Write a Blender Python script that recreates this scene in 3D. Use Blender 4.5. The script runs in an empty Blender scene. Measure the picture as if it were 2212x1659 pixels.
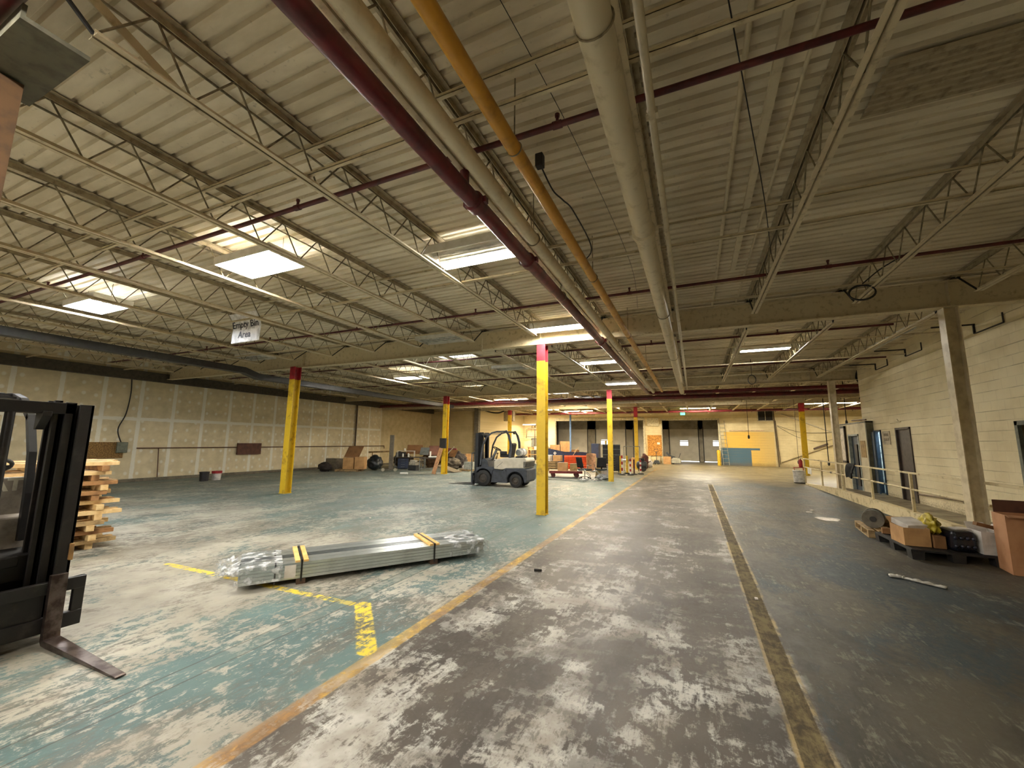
import bpy, bmesh, math, random
from mathutils import Vector, Matrix, Euler, noise as mnoise
from math import sin, cos, pi, radians, atan2, hypot, sqrt

SC = bpy.context.scene
COL = SC.collection
RND = random.Random(7)

# ------------------------------------------------------------------ camera
CAM_YAW, CAM_PITCH, CAM_ROLL, CAM_F, CAM_H = 0.42013, 0.14173, 0.011468, 875.86, 1.7
def make_camera():
    fwd = Vector((-sin(CAM_YAW)*cos(CAM_PITCH), cos(CAM_YAW)*cos(CAM_PITCH), sin(CAM_PITCH)))
    r = Vector((cos(CAM_YAW), sin(CAM_YAW), 0)); u = r.cross(fwd)
    c, s = cos(CAM_ROLL), sin(CAM_ROLL)
    r2 = c*r + s*u; u2 = -s*r + c*u
    cam = bpy.data.cameras.new('camera'); o = bpy.data.objects.new('camera', cam); COL.objects.link(o)
    cam.sensor_width = 36.0; cam.lens = CAM_F*36.0/2212.0
    cam.clip_start = 0.05; cam.clip_end = 300
    m = Matrix((r2, u2, -fwd)).transposed().to_4x4(); m.translation = (0, 0, CAM_H)
    o.matrix_world = m
    SC.camera = o
make_camera()

# ------------------------------------------------------------------ world and exposure
W = bpy.data.worlds.new('overcast_sky'); SC.world = W; W.use_nodes = True
W.node_tree.nodes['Background'].inputs[0].default_value = (0.92, 0.95, 1.0, 1)
W.node_tree.nodes['Background'].inputs[1].default_value = 1.8
SC.view_settings.view_transform = 'Standard'
SC.view_settings.look = 'None'
SC.view_settings.gamma = 1.0
SC.view_settings.use_curve_mapping = False
SC.view_settings.exposure = 2.15
TUBE_POWER = 68.0
try:
    SC.cycles.use_denoising = True
    SC.cycles.sample_clamp_indirect = 8.0
    SC.cycles.max_bounces = 6
    SC.cycles.diffuse_bounces = 4
    SC.cycles.transparent_max_bounces = 6
except Exception:
    pass

# ------------------------------------------------------------------ tagging
def link(o): COL.objects.link(o); return o
def tag(o, label=None, cat=None, group=None, kind=None):
    if label: o['label'] = label
    if cat: o['category'] = cat
    if group: o['group'] = group
    if kind: o['kind'] = kind
    return o
def thing(name, label, cat, loc=(0, 0, 0), rz=0.0, group=None):
    o = link(bpy.data.objects.new(name, None)); o.location = loc; o.rotation_euler = (0, 0, rz)
    o.empty_display_size = 0.1
    return tag(o, label, cat, group)
def copy_tree(o, parent=None, name=None):
    c = o.copy(); COL.objects.link(c)
    if parent is not None: c.parent = parent
    for ch in list(o.children): copy_tree(ch, c)
    return c

# ------------------------------------------------------------------ mesh builder
class MB:
    def __init__(s): s.v = []; s.f = []; s.mi = []; s.cur = 0
    def add(s, vs, fs):
        b = len(s.v); s.v += [tuple(v) for v in vs]
        for f in fs: s.f.append(tuple(b+i for i in f)); s.mi.append(s.cur)
        return s
    def mat(s, i): s.cur = i; return s
    def box(s, x0, x1, y0, y1, z0, z1, M=None):
        vs = [Vector((x, y, z)) for z in (z0, z1) for y in (y0, y1) for x in (x0, x1)]
        if M: vs = [M @ v for v in vs]
        return s.add(vs, [(0, 2, 3, 1), (4, 5, 7, 6), (0, 1, 5, 4), (2, 6, 7, 3), (0, 4, 6, 2), (1, 3, 7, 5)])
    def cbox(s, c, d, R=None):
        M = Matrix.Translation(c)
        if R: M = M @ R
        return s.box(-d[0]/2, d[0]/2, -d[1]/2, d[1]/2, -d[2]/2, d[2]/2, M)
    def bar(s, p, q, w, h, up=(0, 0, 1)):
        p = Vector(p); q = Vector(q); d = q-p; L = d.length; d.normalize(); up = Vector(up)
        if abs(d.dot(up)) > .98: up = Vector((0, 1, 0))
        sx = d.cross(up).normalized(); u = sx.cross(d)
        vs = []
        for t in (p, q):
            for a, b in ((-1, -1), (1, -1), (1, 1), (-1, 1)): vs.append(t + sx*a*w/2 + u*b*h/2)
        return s.add(vs, [(0, 1, 2, 3), (7, 6, 5, 4), (0, 4, 5, 1), (1, 5, 6, 2), (2, 6, 7, 3), (3, 7, 4, 0)])
    def ring(s, c, d, r, n, up=None):
        d = Vector(d).normalized(); a = Vector((0, 0, 1)) if abs(d.z) < .9 else Vector((1, 0, 0))
        if up: a = Vector(up)
        x = d.cross(a).normalized(); y = d.cross(x)
        return [Vector(c) + (x*cos(2*pi*i/n) + y*sin(2*pi*i/n))*r for i in range(n)]
    def cyl(s, p, q, r, n=12, r2=None, caps=True):
        p = Vector(p); q = Vector(q); d = q-p; r2 = r if r2 is None else r2
        A = s.ring(p, d, r, n); B = s.ring(q, d, r2, n)
        fs = [(i, (i+1) % n, n+(i+1) % n, n+i) for i in range(n)]
        if caps: fs += [tuple(range(n-1, -1, -1)), tuple(range(n, 2*n))]
        return s.add(A+B, fs)
    def tube(s, pts, r, n=8, closed=False):
        pts = [Vector(p) for p in pts]; m = len(pts); vs = []
        prevx = None
        for i, p in enumerate(pts):
            a = pts[(i-1) % m] if (i > 0 or closed) else p; b = pts[(i+1) % m] if (i < m-1 or closed) else p
            d = (b-a).normalized()
            if prevx is None:
                up = Vector((0, 0, 1)) if abs(d.z) < .9 else Vector((1, 0, 0)); x = d.cross(up).normalized()
            else:
                x = (prevx - d*prevx.dot(d)).normalized()
            prevx = x; y = d.cross(x)
            vs += [p + (x*cos(2*pi*k/n)+y*sin(2*pi*k/n))*r for k in range(n)]
        fs = []
        for i in range(m if closed else m-1):
            j = (i+1) % m
            fs += [(i*n+k, i*n+(k+1) % n, j*n+(k+1) % n, j*n+k) for k in range(n)]
        if not closed: fs += [tuple(range(n-1, -1, -1)), tuple((m-1)*n+k for k in range(n))]
        return s.add(vs, fs)
    def lathe(s, prof, c=(0, 0, 0), axis=(0, 0, 1), n=24, caps=True):
        ax = Vector(axis).normalized(); vs = []; m = len(prof)
        for r, h in prof: vs += s.ring(Vector(c)+ax*h, ax, max(r, 1e-4), n)
        fs = [(i*n+k, i*n+(k+1) % n, (i+1)*n+(k+1) % n, (i+1)*n+k) for i in range(m-1) for k in range(n)]
        if caps and prof[0][0] > 1e-3: fs.append(tuple(range(n-1, -1, -1)))
        if caps and prof[-1][0] > 1e-3: fs.append(tuple((m-1)*n+k for k in range(n)))
        return s.add(vs, fs)
    def prism(s, poly, a, b, axis='y'):
        """poly in the plane normal to axis, extruded from a to b"""
        n = len(poly)
        def P(u, v, t): return {'y': (u, t, v), 'x': (t, u, v), 'z': (u, v, t)}[axis]
        vs = [P(u, v, a) for u, v in poly] + [P(u, v, b) for u, v in poly]
        return s.add(vs, [tuple(range(n)), tuple(range(2*n-1, n-1, -1))] + [(i, n+i, n+(i+1) % n, (i+1) % n) for i in range(n)])
    def grid(s, nx, ny, fn):
        vs = [fn(i/nx, j/ny) for j in range(ny+1) for i in range(nx+1)]
        return s.add(vs, [(j*(nx+1)+i, j*(nx+1)+i+1, (j+1)*(nx+1)+i+1, (j+1)*(nx+1)+i) for j in range(ny) for i in range(nx)])
    def blob(s, c, r, amp=.15, seed=0, sub=3, fr=2.0, flat=None):
        bm = bmesh.new(); bmesh.ops.create_icosphere(bm, subdivisions=sub, radius=1.0)
        vs = []
        for v in bm.verts:
            d = v.co.normalized(); k = 1+amp*mnoise.noise(d*fr+Vector((seed*7.3, seed*3.1, 0)))*2 + amp*.5*mnoise.noise(d*fr*3+Vector((seed, 0, 9)))
            p = Vector((d.x*r[0]*k, d.y*r[1]*k, d.z*r[2]*k))
            if flat is not None and p.z < flat: p.z = flat
            vs.append(p+Vector(c))
        fs = [tuple(v.index for v in f.verts) for f in bm.faces]; bm.free()
        return s.add(vs, fs)
    def xf(s, M): s.v = [tuple(M @ Vector(v)) for v in s.v]; return s
    def build(s, name, mats, parent=None, smooth=False, bevel=0.0, loc=None, fixn=True):
        me = bpy.data.meshes.new(name); me.from_pydata(s.v, [], s.f)
        if not isinstance(mats, (list, tuple)): mats = [mats]
        for m in mats: me.materials.append(m)
        if len(mats) > 1: me.polygons.foreach_set('material_index', s.mi)
        if fixn or bevel:
            bm = bmesh.new(); bm.from_mesh(me)
            if fixn: bmesh.ops.recalc_face_normals(bm, faces=bm.faces)
            bm.to_mesh(me); bm.free()
        if smooth: me.polygons.foreach_set('use_smooth', [True]*len(me.polygons))
        o = link(bpy.data.objects.new(name, me))
        if parent is not None: o.parent = parent
        if loc: o.location = loc
        if bevel:
            b = o.modifiers.new('bevel', 'BEVEL'); b.width = bevel; b.segments = 2; b.limit_method = 'ANGLE'; b.angle_limit = radians(40)
        if smooth == 'angle':
            try: me.set_sharp_from_angle(angle=radians(35))
            except Exception: pass
        return o
def solo(mb, name, mats, label, cat, group=None, **k):
    return tag(mb.build(name, mats, **k), label, cat, group)
def struct(mb, name, mats, **k):
    return tag(mb.build(name, mats, **k), kind='structure')
def RZ(a): return Matrix.Rotation(a, 4, 'Z')
def RX(a): return Matrix.Rotation(a, 4, 'X')
def RY(a): return Matrix.Rotation(a, 4, 'Y')
def TR(x, y, z): return Matrix.Translation((x, y, z))

def text_obj(name, body, size, mat, M, parent=None, extrude=0.002, bold=0.0, fn=None):
    cu = bpy.data.curves.new(name, 'FONT'); cu.body = body; cu.size = size; cu.extrude = extrude; cu.offset = bold
    cu.align_x = 'CENTER'; cu.align_y = 'CENTER'; cu.resolution_u = 3
    t = bpy.data.objects.new(name, cu); COL.objects.link(t)
    dg = bpy.context.evaluated_depsgraph_get(); dg.update()
    me = bpy.data.meshes.new_from_object(t.evaluated_get(dg))
    bpy.data.objects.remove(t); bpy.data.curves.remove(cu)
    for v in me.vertices: v.co = fn(v.co) if fn else M @ v.co
    me.materials.clear(); me.materials.append(mat)
    o = link(bpy.data.objects.new(name, me))
    if parent is not None: o.parent = parent
    return o

# ------------------------------------------------------------------ shader helpers
def lin(c): return tuple(((x/255)/12.92 if x/255 <= .04045 else ((x/255+.055)/1.055)**2.4) for x in c)
class S:
    """a socket (or number) with arithmetic"""
    def __init__(s, nt, k): s.nt = nt; s.k = k
    def op(s, o, b=None, c=None, clamp=False):
        n = s.nt.nodes.new('ShaderNodeMath'); n.operation = o; n.use_clamp = clamp
        for i, x in enumerate((s, b, c)):
            if x is None: continue
            if isinstance(x, S): x = x.k
            if isinstance(x, (int, float)): n.inputs[i].default_value = x
            else: s.nt.links.new(x, n.inputs[i])
        return S(s.nt, n.outputs[0])
    def __add__(s, b): return s.op('ADD', b)
    __radd__ = __add__
    def __sub__(s, b): return s.op('SUBTRACT', b)
    def __rsub__(s, b): return (s*-1)+b
    def __mul__(s, b): return s.op('MULTIPLY', b)
    __rmul__ = __mul__
    def __truediv__(s, b): return s.op('DIVIDE', b)
    def abs(s): return s.op('ABSOLUTE')
    def fract(s): return s.op('FRACT')
    def min(s, b): return s.op('MINIMUM', b)
    def max(s, b): return s.op('MAXIMUM', b)
    def pow(s, b): return s.op('POWER', b)
    def clamp(s): return s.op('ADD', 0.0, clamp=True)
    def sm(s, a, b):
        n = s.nt.nodes.new('ShaderNodeMapRange'); n.interpolation_type = 'SMOOTHSTEP'
        flip = a > b
        if flip: a, b = b, a
        n.inputs[1].default_value = a; n.inputs[2].default_value = b
        n.inputs[3].default_value = 1 if flip else 0; n.inputs[4].default_value = 0 if flip else 1
        s.nt.links.new(s.k, n.inputs[0]); return S(s.nt, n.outputs[0])
class Sh:
    def __init__(s, name):
        s.m = bpy.data.materials.new(name); s.m.use_nodes = True; s.nt = s.m.node_tree
        s.b = s.nt.nodes['Principled BSDF']
        tc = s.nt.nodes.new('ShaderNodeTexCoord'); s.P = tc.outputs['Object']
        sp = s.nt.nodes.new('ShaderNodeSeparateXYZ'); s.nt.links.new(s.P, sp.inputs[0])
        s.x, s.y, s.z = (S(s.nt, sp.outputs[i]) for i in range(3))
    def vec(s, x, y, z=0.0):
        n = s.nt.nodes.new('ShaderNodeCombineXYZ')
        for i, a in enumerate((x, y, z)):
            if isinstance(a, S): s.nt.links.new(a.k, n.inputs[i])
            else: n.inputs[i].default_value = a
        return n.outputs[0]
    def noise(s, vec=None, scale=1, detail=6, rough=.55, dist=0, lac=2.0):
        n = s.nt.nodes.new('ShaderNodeTexNoise'); s.nt.links.new(vec if vec is not None else s.P, n.inputs['Vector'])
        n.inputs['Scale'].default_value = scale; n.inputs['Detail'].default_value = detail
        n.inputs['Roughness'].default_value = rough; n.inputs['Distortion'].default_value = dist
        return S(s.nt, n.outputs[0])
    def vor(s, vec=None, scale=1, feature='F1'):
        n = s.nt.nodes.new('ShaderNodeTexVoronoi'); n.feature = feature
        s.nt.links.new(vec if vec is not None else s.P, n.inputs['Vector']); n.inputs['Scale'].default_value = scale
        return S(s.nt, n.outputs[0])
    def col(s, c):
        n = s.nt.nodes.new('ShaderNodeRGB'); n.outputs[0].default_value = (*lin(c), 1); return n.outputs[0]
    def mix(s, f, a, b):
        n = s.nt.nodes.new('ShaderNodeMix'); n.data_type = 'RGBA'
        if isinstance(f, S): s.nt.links.new(f.k, n.inputs[0])
        else: n.inputs[0].default_value = f
        for i, c in ((6, a), (7, b)):
            if isinstance(c, tuple): n.inputs[i].default_value = (*lin(c), 1)
            else: s.nt.links.new(c, n.inputs[i])
        return n.outputs[2]
    def out(s, color=None, rough=None, metal=None, bump=None, bs=.3, bd=.01, spec=None):
        def setv(k, v):
            if v is None: return
            if isinstance(v, S): s.nt.links.new(v.k, s.b.inputs[k])
            elif isinstance(v, (int, float)): s.b.inputs[k].default_value = v
            elif isinstance(v, tuple): s.b.inputs[k].default_value = (*lin(v), 1)
            else: s.nt.links.new(v, s.b.inputs[k])
        setv('Base Color', color); setv('Roughness', rough); setv('Metallic', metal); setv('Specular IOR Level', spec)
        if bump is not None:
            n = s.nt.nodes.new('ShaderNodeBump'); n.inputs['Strength'].default_value = bs; n.inputs['Distance'].default_value = bd
            s.nt.links.new(bump.k, n.inputs['Height']); s.nt.links.new(n.outputs[0], s.b.inputs['Normal'])
        return s.m
_PM = {}
def pm(name, c, rough=.6, metal=0.0, c2=None, scale=8.0, bump=0.0, lo=.4, hi=.65, detail=5, spec=None):
    """plain painted / solid material with a noise break-up between c and c2"""
    if name in _PM: return _PM[name]
    h = Sh(name); c2 = c2 or tuple(int(x*.82) for x in c)
    n = h.noise(scale=scale, detail=detail, rough=.6)
    m = h.out(h.mix(n.sm(lo, hi), c, c2), (n*.2)+(rough-.1), metal, n if bump else None, bump, .01, spec)
    _PM[name] = m; return m
def emit(name, c, st):
    m = bpy.data.materials.new(name); m.use_nodes = True; nt = m.node_tree
    e = nt.nodes.new('ShaderNodeEmission'); e.inputs[0].default_value = (*c, 1); e.inputs[1].default_value = st
    nt.links.new(e.outputs[0], nt.nodes['Material Output'].inputs[0]); return m
# ------------------------------------------------------------------ materials of the room
def floor_material():
    h = Sh('worn_painted_concrete'); x, y = h.x, h.y
    # slow wobble so nothing is ruler straight
    wob = h.noise(h.vec(x, y), 0.7, 3)-.5
    wx = x + wob*.5
    st = h.vec(x*1.0, y*.65)                 # streaks follow the traffic
    big = h.noise(st, .55, 4, .55, .8)
    mid = h.noise(st, 2.2, 8, .65, .6)
    fine = h.noise(h.vec(x*1.0, y*.75), 11, 10, .76, .4)
    scr = h.noise(h.vec(x*26, y*2.6), 1.0, 6, .7, .3)
    grit = h.noise(h.vec(x, y), 60, 6, .7)
    # --- left bay: teal paint worn down to cream concrete
    edge = x.sm(-5.2, -3.0); deep = y.sm(3.5, 8.5)
    soft = h.noise(h.vec(x, y*.7), 1.0, 5, .6, .4)
    tm = big*.55 + soft*.5 + (mid-.5)*.35 + (fine-.5)*.85 + (scr-.5)*.35 + edge*.08 + deep*.13
    tmask = tm.sm(.555, .66)
    teal = h.mix(soft.sm(.3, .7), (58, 82, 84), (92, 114, 112))
    cream = h.mix(h.noise(h.vec(x, y), 1.1, 5).sm(.35, .65), (170, 165, 152), (138, 132, 119))
    A = h.mix(tmask, cream, teal)
    grime = h.noise(h.vec(x*.8, y*.5+3), 1.3, 8, .68, .8)
    A = h.mix((grime + (fine-.5)*.8 + (scr-.5)*.5).sm(.47, .66)*.75, A, h.mix(mid.sm(.3, .7), (112, 104, 92), (82, 77, 69)))
    A = h.mix((scr*.6 + fine*.5).sm(.56, .50)*0.0, A, (200, 196, 180))
    A = h.mix((fine*.7 + scr*.45).sm(.64, .72)*.55, A, (196, 192, 176))
    A = h.mix(deep*.38, A, h.mix(soft.sm(.35, .65), (112, 124, 118), (138, 136, 124)))
    # --- aisle: brown grey tyre dirt over pale scraped patches
    curv = h.noise(h.vec(x*.9, y*.75), .75, 9, .64, 1.8)
    rip = h.noise(h.vec(x*.7, y*2.2), 1.3, 7, .66, 1.2)
    lane = h.noise(h.vec(x*2.6, y*.10), 1.0, 3, .5)
    bm = (curv*.85 + (rip-.5)*.5 + (mid-.5)*.4 + (fine-.5)*.95 + (scr-.5)*.4 + (lane-.5)*.35 - y.sm(2.5, 7.0)*.045 + y.sm(3.2, 2.0)*.03)
    B = h.mix(bm.sm(.375, .535)*(1.0-y.sm(4, 12)*.35), h.mix(soft.sm(.35, .65), (60, 53, 46), (90, 82, 72)), h.mix(h.noise(h.vec(x, y), 2.5, 4).sm(.35, .65), (194, 192, 184), (146, 139, 128)))
    B = h.mix((grime + (fine-.5)*.7 + (scr-.5)*.4).sm(.50, .62)*.6, B, (60, 53, 46))
    B = h.mix(y.sm(3.5, 9)*.35, B, h.mix(grime.sm(.4, .6), (120, 111, 97), (88, 80, 69)))
    # --- right strip: dark dirty slab with blue grey remains of paint
    cm = (h.noise(h.vec(x*.8, y*.5), .9, 5, .6, .6) + (fine-.5)*.6 + (scr-.5)*.25).sm(.46, .62)
    C = h.mix(cm, h.mix(grime.sm(.4, .6), (78, 72, 59), (56, 52, 43)), (44, 56, 61))
    C = h.mix((fine*.7+mid*.5+(scr-.5)*.4).sm(.62, .76)*.55, C, (138, 132, 114))
    # zone edges
    e1 = (wx+2.44).sm(-.05, .05); e2 = (x + (fine-.5)*.12 - .60).sm(-.02, .10)
    base = h.mix(e1, A, B); base = h.mix(e2, base, C)
    # far part is a plainer, yellower slab
    far = (y + wob*6).sm(19, 25)
    Fc = h.mix((mid*.6+curv*.5+(fine-.5)*.4).sm(.42, .68), (116, 104, 78), (172, 160, 126))
    base = h.mix(far*.85, base, Fc)
    # yellow aisle line
    wear = (fine*.8 + mid*.5).sm(.48, .66)
    ln = (x + (fine-.5)*.03 + 2.405).abs().sm(.075, .055) * y.sm(31, 29) * ((wear*-.55)+1.0)
    ylw = h.mix((h.noise(h.vec(x, y), .9, 4)+(fine-.5)*.4).sm(.42, .6), (206, 164, 62), (150, 108, 52))
    base = h.mix(ln.clamp(), base, ylw)
    # second, brighter L-shaped line on the left
    def seg(ax, ay, bx, by, w):
        dx, dy = bx-ax, by-ay; L2 = dx*dx+dy*dy
        t = (((x-ax)*dx + (y-ay)*dy)/L2).clamp()
        ex = x-ax-t*dx; ey = y-ay-t*dy
        return ((ex*ex+ey*ey).pow(.5) + (fine-.5)*.05).sm(w+.012, w-.012)
    l2 = seg(-6.63, 3.41, -3.36, 3.47, .045).max(seg(-3.24, 3.50, -2.52, 2.80, .078))
    base = h.mix(l2*((fine*.9+mid*.4+(scr-.5)*.3).sm(.74, .60)), base, (226, 196, 56))
    # repaired saw cut in the left bay
    band = (x + 3.46).abs()
    base = h.mix(band.sm(.10, .085)*y.sm(12, 10)*y.sm(1.9, 2.3)*.5, base, (92, 108, 104))
    base = h.mix((band-.095).abs().sm(.012, .003)*y.sm(12, 10)*.7, base, (58, 54, 46))
    # dirt filled slot on the right of the aisle
    ch = (x - .532).abs()
    inch = (ch + (fine-.5)*.02).sm(.08, .07)*y.sm(20, 19)
    slot = h.mix((fine*.8+mid*.5+(scr-.5)*.3).sm(.52, .76), (66, 55, 37), (120, 106, 74))
    slot = h.mix((fine).sm(.66, .70)*.7, slot, (196, 186, 160))
    base = h.mix(((ch-.085).abs() + (fine-.5)*.05).sm(.028, .008)*y.sm(20, 19)*(mid+fine*.4).sm(.58,.78)*.75, base, (168, 144, 92))
    base = h.mix(inch, base, slot)
    # little specks and joints
    base = h.mix(grit.sm(.69, .73)*.6, base, (52, 48, 42))
    jt = ((y-9.4)/4.7).fract()
    base = h.mix(((jt-.5).abs()).sm(.4985, .4995)*.6*x.sm(-2.5, -2.6), base, (60, 56, 48))
    rough = ((fine-.5)*.5 + mid*.35 + .40) + inch*.3 - far*.16
    hgt = fine*.4 + scr*.15 - inch*1.5
    return h.out(base, rough.clamp(), 0.0, hgt, .35, .012, .30)

def deck_material():
    h = Sh('painted_corrugated_deck'); n = h.noise(h.vec(h.x*.5, h.y*2, h.z), 1.4, 6, .6); f = h.noise(scale=18, detail=6)
    c = h.mix(n.sm(.35, .68), (230, 219, 194), (200, 188, 160))
    rust = (h.noise(h.vec(h.x*.35, h.y*1.3), 1.5, 6, .65).sm(.60, .72))*(h.x.sm(-1, 2)*.8+.2)
    c = h.mix(rust*.5, c, (158, 116, 96))
    c = h.mix(f.sm(.62, .75)*.35, c, (120, 108, 82))
    flake_and_shade = (h.noise(h.vec(h.x*.8, h.y*1.4), 2.4, 8, .7) + h.y.sm(9.4, 24)*.24).sm(.64, .76)  # flaking spots, thickened with depth to paint in the far bays' shade
    c = h.mix(flake_and_shade*.8, c, (118, 106, 84))
    return h.out(c, .62, 0, f, .1)

def block_material(name, axis, c1, c2, mort, paint=None):
    h = Sh(name); u = h.y if axis == 'x' else h.x
    b = h.nt.nodes.new('ShaderNodeTexBrick'); h.nt.links.new(h.vec(u, h.z), b.inputs['Vector'])
    b.inputs['Scale'].default_value = 1.0; b.inputs['Brick Width'].default_value = .406; b.inputs['Row Height'].default_value = .203
    b.inputs['Mortar Size'].default_value = .008; b.inputs['Mortar Smooth'].default_value = .3; b.inputs['Bias'].default_value = 0
    n = h.noise(h.vec(u, h.z), .9, 6, .6); f = h.noise(scale=25, detail=6)
    base = h.mix(n.sm(.35, .7), c1, c2)
    if paint: base = paint(h, base, f)
    fac = S(h.nt, b.outputs['Fac'])
    bed = ((h.z/.203).fract()-.5).abs().sm(.455, .49)
    up = fac*(1.0-bed)
    brk = h.noise(h.vec(u*.7, h.z*2), 1.6, 5).sm(.40, .62)
    base = h.mix(bed*brk*.65+up*.12, base, mort)
    # scuffs near the ground
    base = h.mix((h.z*-1.0 + f*.9 + n*.6).sm(.35, .75)*.6, base, (112, 92, 62))
    base = h.mix(h.noise(h.vec(u*.6, h.z*3), 2.0, 8, .7).sm(.66, .72)*.5, base, (96, 80, 56))
    return h.out(base, .75, 0, (bed*-1.0)+(up*-.4)+f*.25, .5, .012)

def back_paint(h, base, f):
    e = f*.05
    yel = (h.x+e).sm(2.25, 2.35)*(h.x+e).sm(5.85, 5.75)*(h.z+e).sm(2.76, 2.70)
    base = h.mix(yel, base, h.mix(h.x.sm(3.5, 5.9), (226, 184, 84), (206, 178, 112)))
    blu = (h.x+e).sm(1.86, 1.9)*(h.x+e).sm(4.18, 4.14)*(h.z+e).sm(1.46, 1.42)
    blu2 = (h.x).sm(4.1, 4.12)*(h.x).sm(4.76, 4.73)*(h.z).sm(1.24, 1.26)*h.z.sm(1.42, 1.40)
    return h.mix(blu.max(blu2), base, (74, 104, 122))

def drywall_material():
    h = Sh('taped_unpainted_drywall'); y, z = h.y, h.z
    n = h.noise(h.vec(y, z), 3, 5); f = h.noise(h.vec(y, z), 22, 6); w = (h.noise(h.vec(y, z), 5, 3)-.5)*.05
    base = h.mix(n.sm(.3, .7), (222, 208, 174), (204, 190, 156))
    fy = ((y-5.25+.57)/1.14).fract()*1.14-.57
    seam = (fy.abs()+w).sm(.075, .055)*y.sm(22.5, 22.3)
    seam = seam.max(((z-2.42).abs()+w).sm(.075, .05)*y.sm(22.4, 22.3))
    # screw patches on the studs between the seams
    gy = ((y-5.25)/.38).fract()*.38-.19; gz = ((z-.12)/.42).fract()*.42-.21
    jit = h.noise(h.vec((y/.38).op('FLOOR'), (z/.42).op('FLOOR')), 3.7, 0)
    dx = gy+(jit-.5)*.25; dz = gz+(jit-.5)*.35
    dot = ((dx*dx+dz*dz*.7).pow(.5)+w*.6).sm(.075, .03)*(jit.sm(.36, .40))*y.sm(22.3, 22.1)
    m = seam.max(dot*.85)*((f-.5)*.6+.9)
    base = h.mix(m.clamp(), base, (232, 229, 216))
    base = h.mix(((z*-1.0)+f*.5).sm(.05, .35)*.5, base, (120, 104, 76))
    old = y.sm(22.2, 22.5)
    base = h.mix(old*.8, base, h.mix(n.sm(.3, .7), (196, 178, 136), (178, 160, 118)))
    return h.out(base, .85, 0, f, .08)

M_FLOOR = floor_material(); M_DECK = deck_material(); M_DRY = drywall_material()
M_BLOCK_R = block_material('painted_block_right', 'x', (232, 220, 184), (214, 200, 162), (128, 112, 80))
M_BLOCK_B = block_material('painted_block_back', 'y', (226, 210, 166), (206, 188, 142), (140, 120, 84), back_paint)
M_BLOCK_BL = block_material('painted_block_far_left', 'y', (200, 184, 142), (182, 166, 126), (132, 116, 84))
M_STEEL = pm('cream_painted_steel', (206, 192, 158), .5, 0, (150, 134, 100), 9, lo=.5, hi=.78)
M_JOIST = pm('cream_joist_paint', (210, 196, 164), .5, 0, (140, 124, 92), 11, lo=.5, hi=.8)
M_WEB = pm('grey_joist_rod', (146, 134, 106), .55, 0, (100, 90, 68), 10)
M_COLC = pm('cream_column_paint', (222, 208, 174), .5, 0, (198, 182, 146), 5)
M_REDB = pm('brown_red_pipe_paint', (92, 32, 32), .45, 0, (70, 28, 26), 6)
M_DARK = pm('dark_opening', (40, 36, 30), .8)
M_DOCK = pm('grey_dock_door', (196, 190, 174), .6, 0, (180, 174, 158), 1.2)
M_DOCKWALL = pm('dock_wall_grey', (150, 143, 128), .8, 0, (126, 119, 104), 1.5)
M_SHUT = pm('dark_steel', (44, 42, 40), .5, .3)
M_RED = pm('red_pipe_paint', (104, 27, 33), .4, 0, (76, 22, 26), 6)
M_REDC = pm('red_column_paint', (170, 38, 50), .45, 0, (128, 32, 40), 6)
M_WPIPE = pm('cream_pipe_paint', (204, 192, 162), .42, 0, (158, 142, 108), 7, lo=.5, hi=.8)
M_YPIPE = pm('mustard_pipe_paint', (196, 142, 44), .42, 0, (158, 112, 36), 6, lo=.45, hi=.75)
M_WHITE = pm('white_enamel', (232, 230, 222), .4, 0, (214, 210, 198), 5)
M_BLACK = pm('black_rubber', (26, 25, 25), .6, 0, (40, 37, 34), 12)
M_CABLE = pm('black_cable', (24, 22, 20), .6)
M_BROWNPIPE = pm('brown_pipe', (96, 62, 44), .55)
M_RAMP = pm('ramp_concrete', (150, 138, 112), .55, 0, (104, 94, 76), 2.5, bump=.2)
M_CURB = pm('cream_curb_paint', (208, 192, 150), .6, 0, (150, 132, 92), 6, lo=.5, hi=.7)
M_TIMBER_T = pm('cream_timber_trim', (206, 194, 160), .6)
M_GLASSW = emit('daylit_frosted_pane', (.95, .97, 1.0), 1.3)

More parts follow.
